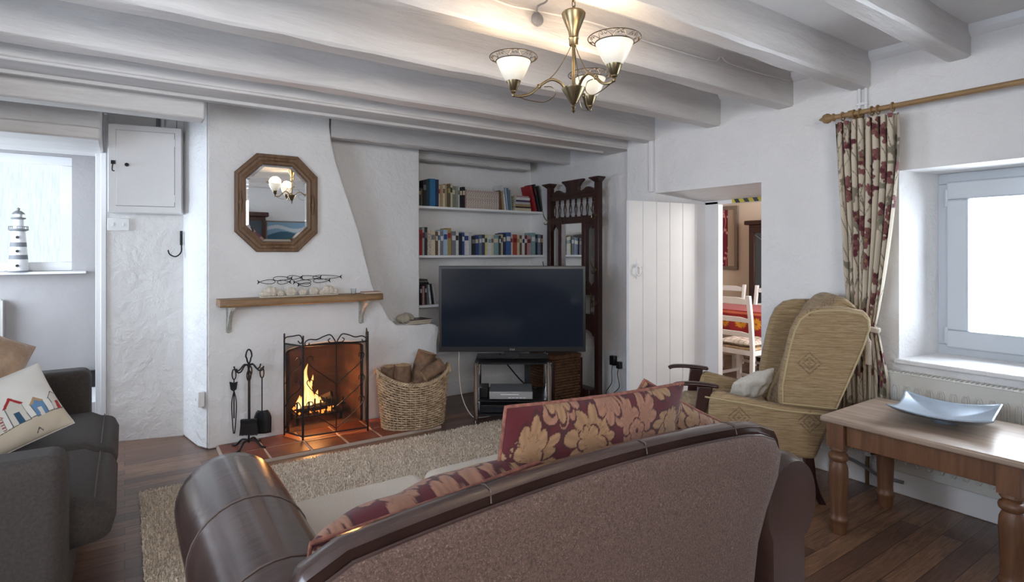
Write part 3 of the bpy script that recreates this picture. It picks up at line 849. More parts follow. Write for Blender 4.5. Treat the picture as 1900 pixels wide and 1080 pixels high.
def b_tongs(t):
    for sg in (-1, 1): m = MB(); m.tube(spline([(0, 0, 0.30), (sg * 0.014, 0, 0.22), (sg * 0.01, 0, 0.10), (sg * 0.003, 0, 0.02)], 5), 0.0035, 7); part('tong_arm', m, 'black_iron', t)
    m = MB(); m.prism([(-0.025, 0.36), (-0.018, 0.31), (0.0, 0.295), (0.018, 0.31), (0.025, 0.36), (0, 0.352)], lambda p, q, s: (p, s, q), -0.012, -0.006); part('claw', m, 'black_iron', t)
def b_poker(t):
    m = MB(); m.tube([(0, 0, 0.13), (0, 0, 0.0)], [0.004, 0.002], 7); m.tube(spline([(0, 0, 0.05), (0.015, 0, 0.03), (0.02, 0, 0.05)], 4), 0.003, 6); part('poker_tip', m, 'black_iron', t)
tool('hearth_brush', 'black bristled hearth brush hanging low on the tool stand', -0.012, -0.075, b_brush)
tool('fire_shovel', 'black iron fire shovel with a rounded pan on the tool stand', 0.075, -0.03, b_shovel)
tool('fire_tongs', 'slim black fire tongs hanging at the outer side of the tool stand', -0.085, 0.02, b_tongs)
tool('fire_poker', 'plain black poker with a looped handle on the tool stand', 0.02, 0.078, b_poker)

# log basket
bk = thing('log_basket', 'oval honey coloured willow basket on the hearth end beside the fire', 'basket', (1.765, 3.865, 0.022), R(-12))
BA, BB = 0.262, 0.165
def bh(t): return 0.325 + 0.085 * abs(math.cos(t)) ** 2.2    # rim height round the oval
m = MB(); NS = 44; NR = 20
for j in range(NR):
    path = []; n = NS * 6
    zf = (j + 0.5) / NR
    for i in range(n):
        t = 2 * PI * i / n
        w = math.sin(NS / 2 * t + (PI if j % 2 else 0))
        g = 0.86 + 0.14 * zf
        a, b = BA * g + 0.0062 * w, BB * g + 0.0062 * w
        path.append((a * math.cos(t), b * math.sin(t), zf * bh(t)))
    m.tube(path, 0.0066, 6, closed=True, flat=1.05)
part('woven_side', m, 'wicker', bk, smooth=60)
m = MB()
for k in range(NS):
    t = 2 * PI * (k + 0.5) / NS
    m.tube([(BA * g * math.cos(t), BB * g * math.sin(t), z) for g, z in ((0.86, 0.0), (1.0, bh(t)))], 0.0036, 5)
part('stake', m, 'wicker', bk)
m = MB()
for ph in (0, 2 * PI / 3, 4 * PI / 3):
    path = []
    for i in range(260):
        t = 2 * PI * i / 260; q = 26 * t + ph
        path.append(((BA + 0.007 * math.cos(q)) * math.cos(t), (BB + 0.007 * math.cos(q)) * math.sin(t), bh(t) + 0.002 + 0.009 * math.sin(q)))
    m.tube(path, 0.0062, 6, closed=True)
part('plaited_rim', m, 'wicker', bk, smooth=60)
for sg in (-1, 1):
    m = MB()
    for ph in (0, PI):
        m.tube([(sg * (BA + 0.006 + 0.004 * math.cos(3 * q + ph)), -0.055 * math.cos(q), bh(0) - 0.03 + 0.055 * math.sin(q) + 0.004 * math.sin(9 * q + ph)) for q in [PI * k / 24 for k in range(25)]], 0.006, 6)
    part('handle', m, 'wicker', bk)
m = MB(); m.lathe([(0.001, 0.0), (1, 0.0), (1, 0.012), (0.001, 0.012)], (0, 0, 0), 40, sx=BA * 0.86, sy=BB * 0.86); part('base', m, 'wicker', bk)
LG = 'firewood logs in the willow basket'
bc, bs_ = math.cos(R(-12)), math.sin(R(-12))
def B2W(p): return Vector((1.765 + p[0] * bc - p[1] * bs_, 3.865 + p[0] * bs_ + p[1] * bc, 0.022 + p[2]))
logs = [((-0.165, 0.05, 0.16), (-0.175, 0.04, 0.44), 0.050, 'dark rough log upright at the handle end nearest the fire'), ((-0.085, -0.02, 0.14), (-0.075, -0.03, 0.455), 0.062, 'pale split log standing second from the fire in the basket'),
        ((0.0, 0.03, 0.20), (0.10, 0.02, 0.53), 0.068, 'tallest knotted log leaning up from the middle of the basket'), ((0.06, -0.07, 0.36), (0.21, -0.05, 0.44), 0.052, 'cut log with a pale end lying on top of the basket'),
        ((0.10, 0.09, 0.30), (0.22, 0.06, 0.45), 0.042, 'grey barked log at the back of the basket near the television'), ((0.02, -0.10, 0.29), (0.15, -0.09, 0.325), 0.034, 'small dark log low at the front dip of the basket rim'),
        ((-0.15, -0.08, 0.26), (-0.01, -0.10, 0.30), 0.034, 'thin brown log lying low behind the front rim of the basket'), ((-0.12, 0.08, 0.2), (-0.10, 0.07, 0.43), 0.045, 'short dark log standing at the back of the basket beside the chimney')]
for i, (a, b, r, lab) in enumerate(logs):
    t = thing('firewood_log', lab, 'log', B2W(a), 0, LG)
    ri = log_mesh(Vector((0, 0, 0)), B2W(b) - B2W(a), r, 70 + i, seg=11)
    m = MB().rings(ri, caps=False); part('bark', m, 'bark', t, smooth=50)
    for q in (ri[0], ri[-1]): part('cut_end', MB().add(q, [tuple(range(len(q)))]), 'log_cut', t)

# ================================================================== MANTEL, MIRROR
sh = thing('mantel_shelf', 'chunky waney oak mantel shelf on two brackets above the fire', 'shelf', (1.05, 4.09, 0.945))
m = MB(); rs = random.Random(5); n = 24; rings = []
for i in range(n + 1):
    s_ = i / n; x = 0.50 - 1.05 + s_ * 1.095
    yf = -0.10 + 0.006 * math.sin(i * 0.9) + (0.02 * (1 - s_ / 0.04) if s_ < 0.04 else 0) + (0.03 * max(0, (s_ - 0.93) / 0.07))
    rings.append([(x, 0.10, 0.0), (x, yf + 0.008, 0.0), (x, yf, 0.01), (x, yf + 0.002, 0.04), (x, yf + 0.008, 0.047), (x, 0.10, 0.047)])
m.rings(rings); part('board', m, 'mantel_wood', sh, bevel=0.003, smooth=50)
M['bracket_paint'] = simple('chipped_bracket_paint', srgb(168, 166, 158), 0.6, nscale=35, namp=0.3, bscale=50, bstr=0.5)
for x in (0.575, 1.48):
    m = MB(); X = x - 1.05
    m.box(X - 0.016, 0.080, -0.18, X + 0.016, 0.099, 0.0); m.box(X - 0.016, -0.07, -0.014, X + 0.016, 0.088, 0.0)
    m.prism([(0.082, -0.165), (0.06, -0.13), (0.045, -0.08), (0.01, -0.045), (-0.055, -0.016), (-0.055, -0.013), (0.082, -0.013)], lambda p, q, t: (t, p, q), X - 0.008, X + 0.008)
    pts = spline([(0.084, -0.155), (0.05, -0.10), (0.02, -0.06), (-0.05, -0.012)], 6)
    m.tube(spline([(X, 0.086, -0.155), (X, 0.055, -0.10), (X, 0.01, -0.05), (X, -0.055, -0.014)], 6), 0.014, 8)
    m.tube([(X, 0.058 + 0.018 * math.cos(q), -0.048 + 0.018 * math.sin(q)) for q in [2 * PI * k / 16 for k in range(16)]], 0.005, 6, closed=True)
    m.tube([(X, 0.092, -0.17), (X, 0.085, -0.178)], 0.014, 10)
    part('bracket', m, 'bracket_paint', sh, label='white painted cast iron bracket')

# octagonal mirror
MXc, MZc, MW, MHh = 0.879, 1.640, 0.272, 0.338
mir = thing('wall_mirror', 'octagonal mirror in a carved brown wooden frame above the mantel', 'mirror', (MXc, YB - 0.008, MZc), R(-1.2))
def octo(w, h, c): return [(-w + c, h), (w - c, h), (w, h - c), (w, -h + c), (w - c, -h), (-w + c, -h), (-w, -h + c), (-w, h - c)]
m = MB()
prof_o = [(0, 0.0), (0, -0.018), (0.006, -0.026), (0.02, -0.028), (0.028, -0.022), (0.042, -0.022), (0.055, -0.03), (0.066, -0.026), (0.072, -0.012), (0.072, 0)]
rings = []
for ins, y in prof_o:
    k = 0.137 - ins * 0.42
    rings.append([(p[0], y, p[1]) for p in octo(MW - ins, MHh - ins, k)])
m.rings(rings, caps=False); fr = part('frame', m, 'frame_wood', mir, smooth=20)
for a, b, c, d in ((-MW + 0.036, 0, 0, 1), (MW - 0.036, 0, 0, 1), (0, MHh - 0.036, 1, 0), (0, -MHh + 0.036, 1, 0)):
    L = 0.075; pr = [(0.001, -L), (0.003, -L * 0.9), (0.006, -L * 0.75), (0.003, -L * 0.62), (0.008, -L * 0.45), (0.004, -L * 0.3), (0.012, -L * 0.1), (0.012, L * 0.1), (0.004, L * 0.3), (0.008, L * 0.45), (0.003, L * 0.62), (0.006, L * 0.75), (0.003, L * 0.9), (0.001, L)]
    m = MB(); m.lathe(pr, (0, 0, 0), 12)
    m.v = [((p[2] if c else p[0]) + a, p[1] * 0.8 - 0.031, (p[2] if d else p[0]) + b) for p in m.v]
    part('carved_boss', m, 'frame_wood', fr, smooth=180)
m = MB(); k = 0.137 - 0.07 * 0.42
ring = [(p[0], p[1]) for p in octo(MW - 0.07, MHh - 0.07, k)]; rin = [(p[0], p[1]) for p in octo(MW - 0.088, MHh - 0.088, k - 0.007)]
m.add([(p[0], -0.012, p[1]) for p in rin], [tuple(range(8))])
part('mirror_glass', m, 'mirror', mir, smooth=0)
m = MB(); m.add([(p[0], -0.008, p[1]) for p in ring] + [(p[0], -0.012, p[1]) for p in rin], [(i, (i + 1) % 8, 8 + (i + 1) % 8, 8 + i) for i in range(8)])
part('bevelled_edge', m, 'mirror', mir, smooth=0)

# mantel ornaments
orn = thing('fish_ornament', 'wire shoal of fish swimming over sea shells on the mantel shelf', 'ornament', (1.05, 4.09, 0.994))
rs = random.Random(12)
m = MB()
m.box(-0.30, -0.035, -0.001, 0.22, 0.04, 0.006); part('base', m, 'shell', orn, bevel=0.003)
SH = [(-0.235, 0.0, 0.045), (-0.10, 0.0, 0.038), (-0.02, 0.0, 0.028), (0.055, 0.0, 0.036), (0.155, 0.0, 0.042), (-0.165, 0.01, 0.026), (0.11, -0.01, 0.022), (0.20, 0.0, 0.026), (-0.28, 0.0, 0.024)]
for i, (x, y, r) in enumerate(SH):
    m = MB()
    def f(u, v, r=r, i=i):
        a = 2 * PI * u; b = PI * v
        q = r * (1 + 0.16 * math.cos(7 * a) * math.sin(b)) * (1 + 0.1 * math.sin(9 * b))
        return (x + q * math.cos(a) * math.sin(b) * 0.9, y + q * math.sin(a) * math.sin(b) * 0.5, 0.005 + r * 0.75 + q * math.cos(b) * 0.78)
    m.grid(f, 28, 14, wrapu=True); part('shell', m, 'shell', orn, smooth=60)
FI = [(-0.25, 0.105, 0.065, -1), (-0.16, 0.125, 0.075, 1), (-0.08, 0.130, 0.06, 1), (-0.02, 0.098, 0.07, -1), (0.02, 0.128, 0.09, 1), (0.14, 0.128, 0.13, 1), (0.10, 0.104, 0.07, 1), (-0.15, 0.100, 0.05, 1), (0.0, 0.078, 0.05, -1)]
for i, (x, z, L, sg) in enumerate(FI):
    y = rs.uniform(-0.02, 0.02)
    m = MB(); loop = []
    for k in range(30):
        q = 2 * PI * k / 30
        loop.append((x + L * 0.72 * math.cos(q), y, z + 0.0135 * math.sin(q) * (1 - 0.35 * sg * math.cos(q))))
    m.tube(loop, 0.0021, 6, closed=True)
    fsh = part('fish_outline', m, 'black_iron', orn)
    xt = x + sg * L * 0.72
    m = MB(); m.prism([(xt, z), (xt + sg * 0.02, z + 0.016), (xt + sg * 0.014, z), (xt + sg * 0.02, z - 0.016)], lambda p, q, s: (p, s, q), y - 0.002, y + 0.002)
    part('tail', m, 'black_iron', fsh)
for i, (x, z, L, sg) in enumerate(FI): part('support_wire', MB().tube([(x, 0, 0.02), (x, 0, z - 0.008)], 0.0012, 5), 'silver', orn)
m = MB(); prf = [(0.001, 0.0), (0.016, 0.0), (0.017, 0.02), (0.018, 0.042), (0.0165, 0.042), (0.0155, 0.006), (0.001, 0.006)]
p = at(656, 547, y=4.07); tg = thing('tealight_glass', 'tiny clear tealight glass near the mantel end', 'candle holder', (p.x, 4.07, 0.992))
part('glass_cup', m.lathe(prf, seg=20, caps=False), 'clear_glass', tg)
part('tealight', MB().lathe([(0.001, 0.007), (0.0145, 0.007), (0.0145, 0.018), (0.001, 0.018)], seg=18), 'white_fabric', tg)
M['pink'] = simple('dusty_pink_card', srgb(176, 130, 118), 0.7)
p = at(690, 543, y=4.1); bk2 = thing('flat_booklet', 'thin pinkish booklet lying flat at the right end of the mantel', 'booklet', (p.x - 0.01, 4.10, 0.992), R(3))
part('pages', MB().box(-0.063, -0.04, 0.001, 0.063, 0.04, 0.010), 'page', bk2); m = MB().box(-0.066, -0.043, 0.0, 0.066, 0.043, 0.001); m.box(-0.066, -0.043, 0.010, 0.066, 0.043, 0.0125); part('cover', m, 'pink', bk2)

# things on the low ledge beside the chimney
p = at(750, 597, y=4.33)
m = MB()
def f(u, v):
    a = 2 * PI * u; b = PI * v
    q = 0.070 * (1 + 0.12 * math.cos(9 * a) * math.sin(b) + 0.15 * math.cos(a + 1))
    return (p.x + q * math.cos(a) * math.sin(b), 4.33 + q * math.sin(a) * math.sin(b) * 0.8, 0.718 + 0.038 + q * 0.6 * math.cos(b))
m.grid(f, 40, 14, wrapu=True); solo('scallop_shell', m, 'stone', 'big pale ribbed scallop shell on the ledge beside the chimney', 'shell', smooth=60)
mg_cols = [('dark_red_cover', srgb(96, 40, 40)), ('grey_cover', srgb(110, 104, 102)), ('plum_cover', srgb(70, 46, 52))]
for i, (nm, c) in enumerate(mg_cols):
    M[nm] = simple(nm, c, 0.4)
    t = thing('magazine', ['dark red magazine at the bottom of the pile on the ledge', 'grey magazine in the middle of the pile on the ledge', 'plum coloured magazine on top of the pile on the ledge'][i], 'magazine', (1.985 + 0.008 * i, 4.31, 0.7155 + 0.0105 * i), R(-6 + 7 * i), 'magazines on the chimney ledge')
    part('pages', MB().box(-0.103, -0.082, 0.001, 0.103, 0.082, 0.0085), 'page', t); m = MB().box(-0.105, -0.085, 0, 0.105, 0.085, 0.001); m.box(-0.105, -0.085, 0.0085, 0.105, 0.085, 0.0098); part('cover', m, nm, t)

# ================================================================== LEFT: METER CUPBOARD, SOCKETS, HOOK
cu = thing('meter_cupboard', 'white painted meter cupboard high on the wall by the passage', 'cupboard', (0.135, 4.60, 1.565), R(-12))
m = MB(); m.plan([(-0.215, -0.075), (0.205, -0.075), (0.205, 0.04), (-0.215, 0.075)], 0, 0.585); part('cabinet_box', m, 'white_wood', cu, bevel=0.004)
m = MB(); m.box(-0.168, -0.083, 0.045, 0.166, -0.0755, 0.545); dr = part('door', m, 'white_wood', cu, bevel=0.002)
m = MB(); m.box(-0.1705, -0.0765, 0.0425, 0.1685, -0.0754, 0.5475); part('door_gap', m, 'grey', cu)
m = MB(); m.lathe([(0.001, 0), (0.006, 0), (0.006, 0.008), (0.012, 0.012), (0.012, 0.018), (0.001, 0.022)], seg=16); m.xf(Matrix.Translation((-0.105, -0.083, 0.315)) @ Matrix.Rotation(R(90), 4, 'X')); part('knob', m, 'black_iron', dr)
m = MB(); m.tube(spline([(-0.185, -0.082, 0.33), (-0.187, -0.09, 0.30), (-0.187, -0.09, 0.275), (-0.175, -0.088, 0.272)], 5), 0.0035, 6); m.box(-0.197, -0.083, 0.318, -0.173, -0.076, 0.342)
part('latch_hook', m, 'black_iron', cu)
for z in (0.10, 0.48): part('hinge', MB().tube([(0.168, -0.084, z - 0.025), (0.168, -0.084, z + 0.025)], 0.004, 8), 'white_wood', dr)
pp = thing('copper_pipes', 'pair of painted pipes rising behind the meter cupboard top', 'pipes', (0.22, 4.64, 2.13))
for dx, r in ((-0.03, 0.011), (0.0, 0.011), (0.085, 0.009)):
    part('pipe', MB().tube([(dx, 0, 0), (dx + 0.004, 0, 0.28)], r, 10), 'grey' if dx != 0 else 'white_plastic', pp)
def plate(name, label, loc, rz, w, h, d, rockers, cat):
    t = thing(name, label, cat, loc, rz)
    part('face_plate', MB().box(-w / 2, -d, -h / 2, w / 2, 0, h / 2), 'white_plastic', t, bevel=0.004)
    for x in rockers: part('rocker', MB().box(x - 0.006, -d - 0.004, -0.011, x + 0.006, -d, 0.011), 'white_plastic', t, bevel=0.001)
    return t
plate('double_switch_plate', 'white double switch plate under the meter cupboard', (-0.03, 4.735, 1.49), R(-17), 0.13, 0.085, 0.02, (-0.03, 0.03), 'switch')
plate('wall_socket', 'small white electric box low on the corner pier', (0.425, 4.24, 0.335), R(-77), 0.085, 0.10, 0.04, (0.0,), 'socket')
ch = thing('coat_hook', 'black iron coat hook on the wall below the meter cupboard', 'hook', (0.33, 4.60, 1.27), R(-10))
m = MB(); m.tube(spline([(0, -0.01, 0.16), (0.002, -0.012, 0.08), (0.0, -0.02, 0.03), (-0.03, -0.03, 0.0), (-0.065, -0.04, 0.015), (-0.075, -0.045, 0.045)], 6), 0.0045, 8)
m.box(-0.008, -0.008, 0.08, 0.008, 0.0, 0.18); part('hook', m, 'black_iron', ch)

# far room: lighthouse, radiator, step
lh = thing('lighthouse_model', 'grey and white striped model lighthouse on the frosted window sill', 'ornament', (-0.70, 5.955, WZ0))
band = [(0.0, 0.010, 0.085, 'grey'), (0.010, 0.10, 0.066, 'white_plastic'), (0.10, 0.135, 0.060, 'grey'), (0.135, 0.20, 0.057, 'white_plastic'), (0.20, 0.235, 0.053, 'grey'), (0.235, 0.325, 0.050, 'white_plastic')]
for z0, z1, r, mt in band: part('tower_band', MB().lathe([(r, z0), (r - (z1 - z0) * 0.075, z1)], seg=24), mt, lh)
part('gallery', MB().lathe([(0.045, 0.325), (0.064, 0.333), (0.064, 0.342), (0.03, 0.345)], seg=24), 'grey', lh)
m = MB()
for k in range(12): a = 2 * PI * k / 12; m.tube([(0.061 * math.cos(a), 0.061 * math.sin(a), 0.34), (0.061 * math.cos(a), 0.061 * math.sin(a), 0.362)], 0.0018, 5)
m.tube([(0.061 * math.cos(a), 0.061 * math.sin(a), 0.362) for a in [2 * PI * k / 24 for k in range(24)]], 0.002, 5, closed=True); part('railing', m, 'grey', lh)
part('lantern_room', MB().lathe([(0.034, 0.342), (0.032, 0.42)], seg=12), 'white_plastic', lh)
part('lantern_gallery', MB().lathe([(0.03, 0.418), (0.047, 0.424), (0.047, 0.432), (0.025, 0.436)], seg=24), 'grey', lh)
part('lamp_glass', MB().lathe([(0.024, 0.434), (0.024, 0.462)], seg=12), 'white_plastic', lh)
part('dome', MB().lathe([(0.042, 0.462), (0.034, 0.474), (0.018, 0.487), (0.006, 0.492), (0.010, 0.498), (0.011, 0.506), (0.001, 0.514)], seg=20), 'grey', lh)
for z in (0.05, 0.165, 0.275):
    m = MB().lathe([(0.001, -0.004), (0.011, -0.004), (0.011, 0.004), (0.001, 0.004)], (0, 0, 0), 14); m.v = [(p[0], -0.066 + z * 0.045 + p[2] * 1.2, z + p[1]) for p in m.v]
    part('porthole', m, 'black_plastic', lh)

def radiator_mesh_parts(root, length, h, nch, axis='y'):
    # local: panel faces -x, runs along y from 0 to -length
    t = root
    m = MB(); m.box(-0.012, -length, 0, 0.0, 0, h); part('back_panel', m, 'cream_enamel', t, bevel=0.003)
    m = MB(); m.box(-0.075, -length, 0, -0.063, 0, h)
    part('front_panel', m, 'cream_enamel', t, bevel=0.003)
    m = MB(); w = length / nch
    for k in range(nch):
        y = -w * (k + 0.5)
        path = [(-0.0752, y - w * 0.22, 0.06), (-0.0752, y - w * 0.22, h - 0.075), (-0.0752, y - w * 0.12, h - 0.06), (-0.0752, y + w * 0.12, h - 0.06), (-0.0752, y + w * 0.22, h - 0.075), (-0.0752, y + w * 0.22, 0.06), (-0.0752, y + w * 0.12, 0.045), (-0.0752, y - w * 0.12, 0.045)]
        m.tube(path, 0.0058, 6, closed=True)
    part('pressed_flutes', m, 'cream_enamel', t)
    m = MB(); m.box(-0.078, -length, h, 0.002, 0, h + 0.004)
    for k in range(int(length / 0.02)): m.box(-0.066, -0.01 - 0.02 * k, h + 0.004, -0.008, -0.002 - 0.02 * k, h + 0.008)
    part('top_grille', m, 'cream_enamel', t)
    for ys in (0.0, -length): part('side_panel', MB().box(-0.076, ys - 0.002, 0.0, 0.0, ys + 0.002, h), 'cream_enamel', t, bevel=0.001)
rad = thing('panel_radiator', 'long cream panel radiator under the deep side window', 'radiator', (XR - 0.015, 1.385, 0.145))
radiator_mesh_parts(rad, 1.55, 0.515, 31)
m = MB(); m.tube(spline([(-0.04, 0.0, 0.05), (-0.04, 0.05, 0.05), (-0.04, 0.075, 0.03), (-0.04, 0.08, -0.05), (-0.04, 0.08, -0.13)], 6), 0.010, 10)
part('valve_pipe', m, 'brass', rad, label='tarnished brass valve and bent pipe')
m = MB(); m.tube([(-0.04, 0.075, 0.03), (-0.04, 0.075, 0.10)], 0.019, 14); part('valve_cap', m, 'white_plastic', rad)
m = MB(); m.tube(spline([(-0.03, 0.28, -0.145), (-0.03, 0.27, -0.05), (-0.03, 0.2, -0.02), (-0.05, 0.10, -0.03), (-0.05, 0.02, -0.06), (-0.05, -0.1, -0.06)], 8), 0.009, 10); part('feed_pipe', m, 'grey', rad)
rad2 = thing('far_radiator', 'white panel radiator on the far wall below the frosted window', 'radiator', (-0.795, 5.985, 0.30), R(90))
radiator_mesh_parts(rad2, -0.0 + 0.7, 0.60, 7)
rad2.location = (-1.49, 5.985, 0.32); 
m = MB(); m.box(-0.29, 5.35, 0, 0.33, 5.99, 0.16); struct('floor_step', m, 'white_wood', bevel=0.004)
m = MB(); m.box(-0.27, 5.93, 0.161, -0.17, 5.985, 0.30); solo('boot_tray', m, 'black_plastic', 'small black box against the far wall behind the grey sofa arm', 'box', bevel=0.004)

# ================================================================== TELEVISION AND STAND  (turned to face the room)
TVZ = -YAW
tvc = at(950.5, 655, d=4.40); 
tv = thing('television', 'large flat black television standing in front of the book alcove', 'television', (tvc.x, tvc.y, 0.525), TVZ)
TW, TH = 0.572, 0.668
m = MB(); m.box(-TW, -0.012, 0.0, TW, 0.035, TH); part('casing', m, 'black_plastic', tv, bevel=0.004)
m = MB(); m.box(-TW + 0.022, -0.0145, 0.04, TW - 0.022, -0.0125, TH - 0.022); part('screen', m, 'screen', tv)
m = MB(); m.box(-0.30, 0.034, 0.08, 0.30, 0.065, 0.5); part('rear_housing', m, 'black_plastic', tv, bevel=0.01)
lg = MB()
lg.tube([(-0.013 + 0.006 * math.cos(q), -0.0135, 0.019 + 0.006 * math.sin(q)) for q in [2 * PI * k / 16 for k in range(16)]], 0.0012, 5, closed=True)
lg.box(-0.002, -0.0145, 0.013, 0.0005, -0.012, 0.025); lg.box(-0.002, -0.0145, 0.013, 0.005, -0.012, 0.0155)
lg.tube([(0.0135 + 0.0055 * math.cos(q), -0.0135, 0.019 + 0.0055 * math.sin(q)) for q in [R(40) + R(290) * k / 12 for k in range(13)]], 0.0012, 5); lg.box(0.0135, -0.0145, 0.0175, 0.019, -0.012, 0.0195)
part('maker_badge', lg, 'silver', tv)
m = MB(); m.box(-0.06, 0.0, -0.045, 0.06, 0.03, 0.0); m.box(-0.28, -0.02, -0.052, 0.28, 0.16, -0.042); part('foot', m, 'black_plastic', tv, bevel=0.004)
st = thing('television_stand', 'chrome legged television stand with black glass shelves', 'stand', (tvc.x, tvc.y, 0), TVZ)
SX = 0.275
for x in (-SX, SX + 0.005):
    for y in (-0.11, 0.30):
        m = MB(); m.lathe([(0.008, 0), (0.019, 0.004), (0.019, 0.02), (0.0175, 0.022), (0.0175, 0.14), (0.020, 0.142), (0.020, 0.15), (0.0175, 0.152), (0.0175, 0.43), (0.013, 0.435), (0.013, 0.448), (0.019, 0.452), (0.019, 0.462), (0.001, 0.466)], (x, y, 0), 16)
        part('leg', m, 'chrome', st)
for z, t_ in ((0.06, 0.008), (0.165, 0.008), (0.448, 0.008)):
    m = MB(); m.plan([(-0.29, -0.09), (-0.2, -0.125), (0.2, -0.125), (0.29, -0.09), (0.29, 0.32), (-0.29, 0.32)], z, z + t_); part('shelf', m, 'black_plastic', st, bevel=0.002)
m = MB(); m.box(0.10, 0.22, 0.17, 0.15, 0.26, 0.45); part('spine', m, 'black_plastic', st)
def stand_pt(x, y, z): return Vector((tvc.x, tvc.y, 0)) + Matrix.Rotation(TVZ, 3, 'Z') @ Vector((x, y, z))
dvd = thing('disc_player', 'slim silver disc player on the middle shelf of the television stand', 'disc player', stand_pt(-0.01, 0.04, 0.1735), TVZ)
m = MB(); m.box(-0.165, -0.13, 0.005, 0.165, 0.13, 0.062); part('case', m, 'grey', dvd, bevel=0.003)
m = MB(); m.box(-0.165, -0.142, 0.006, 0.165, -0.131, 0.062); fp = part('front_panel', m, 'silver', dvd, bevel=0.003)
m = MB(); m.box(-0.08, -0.1445, 0.038, 0.06, -0.1425, 0.046); part('disc_tray', m, 'white_plastic', fp)
m = MB()
for k in range(5): m.box(-0.02 + 0.028 * k, -0.1445, 0.014, 0.0 + 0.028 * k, -0.1425, 0.021)
part('button', m, 'white_plastic', fp, kind='stuff')
for x in (-0.13, 0.13): part('foot', MB().box(x - 0.012, -0.1, 0, x + 0.012, 0.1, 0.005), 'black_plastic', dvd)
bx = thing('set_top_box', 'black set top box on the bottom shelf of the television stand', 'box', stand_pt(-0.10, 0.04, 0.0685), TVZ)
part('case', MB().box(-0.15, -0.12, 0.003, 0.15, 0.12, 0.06), 'black_plastic', bx, bevel=0.003); part('display', MB().box(-0.05, -0.1225, 0.025, 0.03, -0.1205, 0.04), 'screen', bx)
sp = thing('sound_box', 'small black box at the left end of the middle television shelf', 'speaker', stand_pt(-0.222, 0.05, 0.1735), TVZ)
part('case', MB().box(-0.035, -0.08, 0, 0.035, 0.08, 0.075), 'black_plastic', sp, bevel=0.004); part('grille', MB().box(-0.03, -0.083, 0.006, 0.03, -0.0805, 0.069), 'black_iron', sp)
cb = [stand_pt(-0.10, 0.1, 0.49), stand_pt(-0.02, 0.2, 0.36), stand_pt(0.10, 0.24, 0.22), stand_pt(0.2, 0.25, 0.18)]
solo('television_cable', MB().tube(spline(cb, 8), 0.006, 6), 'black_plastic', 'thick black cable slanting down behind the television stand', 'cable')
cb = [stand_pt(-0.42, 0.10, 0.55), stand_pt(-0.43, 0.16, 0.36), stand_pt(-0.40, 0.10, 0.15), stand_pt(-0.32, 0.0, 0.03), stand_pt(-0.24, -0.03, 0.02), stand_pt(-0.1, 0.1, 0.015)]
solo('aerial_lead', MB().tube(spline(cb, 8), 0.0035, 6), 'white_plastic', 'thin pale aerial lead looping beside the television stand leg', 'cable')
# wicker hamper
for (nm, lab, x, y, w, d, h) in (('wicker_hamper', 'large square brown wicker hamper behind the television stand', 3.14, 3.90, 0.155, 0.16, 0.42),):
    t = thing(nm, lab, 'hamper', (x, y, 0))
    for fc in range(4):
        m = MB()
        L = w if fc % 2 == 0 else d
        rows = 15
        for j in range(rows):
            z = 0.02 + (h - 0.06) * (j + 0.5) / rows
            path = []
            for i in range(29):
                s_ = -L + 2 * L * i / 28; o_ = 0.004 * math.sin(i * PI / 2 + (PI if j % 2 else 0))
                path.append([(s_, -d + o_, z), (w + o_, s_, z), (s_, d + o_, z), (-w + o_, s_, z)][fc])
            m.tube(path, 0.0105, 5, flat=1.15)
        part('woven_side', m, 'wicker_dark', t, smooth=60)
    m = MB(); m.box(-w - 0.008, -d - 0.008, h - 0.04, w + 0.008, d + 0.008, h); part('lid', m, 'wicker_dark', t, bevel=0.012)
    for sx in (-1, 1):
        for sy in (-1, 1): part('corner_post', MB().box(sx * w - 0.014, sy * d - 0.014, 0, sx * w + 0.014, sy * d + 0.014, h - 0.04), 'dark_wood', t, bevel=0.003)

# ================================================================== HALL STAND against the right wall
HSX = 3.44
hs = thing('hall_stand', 'tall dark carved hall stand with a mirror, hooks and spindles', 'hall stand', (HSX, 3.97, 0))
ya, yb_ = -0.335, 0.335     # near (right) and far (left) posts
def post(y, z0, z1, cap=True, w=0.034):
    m = MB(); m.box(-0.055, y - w, z0, -0.005, y + w, z1); return m
for y, zt in ((ya, 1.915), (yb_, 1.915)):
    part('side_post', post(y, 0, zt, w=0.026), 'dark_wood', hs, bevel=0.004)
    m = MB(); m.hexa([(-0.055, y - 0.026, zt), (-0.005, y - 0.026, zt), (-0.005, y + 0.026, zt), (-0.055, y + 0.026, zt), (-0.085, y - 0.058, zt + 0.03), (-0.002, y - 0.058, zt + 0.03), (-0.002, y + 0.058, zt + 0.03), (-0.085, y + 0.058, zt + 0.03)])
    m.box(-0.09, y - 0.062, zt + 0.03, -0.002, y + 0.062, zt + 0.042); part('post_cap', m, 'dark_wood', hs, bevel=0.002)
for y in (-0.165, 0.165): part('inner_post', post(y, 0.92, 1.63, w=0.024), 'dark_wood', hs, bevel=0.003)
def yrail(z0, z1, x0=-0.05, x1=-0.01): return MB().box(x0, ya + 0.026, z0, x1, yb_ - 0.026, z1)
part('top_rail', yrail(1.79, 1.83), 'dark_wood', hs, bevel=0.003)
part('spindle_rail', yrail(1.565, 1.625), 'dark_wood', hs, bevel=0.003)
part('middle_rail', yrail(0.92, 0.985), 'dark_wood', hs, bevel=0.003)
part('lower_rail', yrail(0.66, 0.75), 'dark_wood', hs, bevel=0.003)
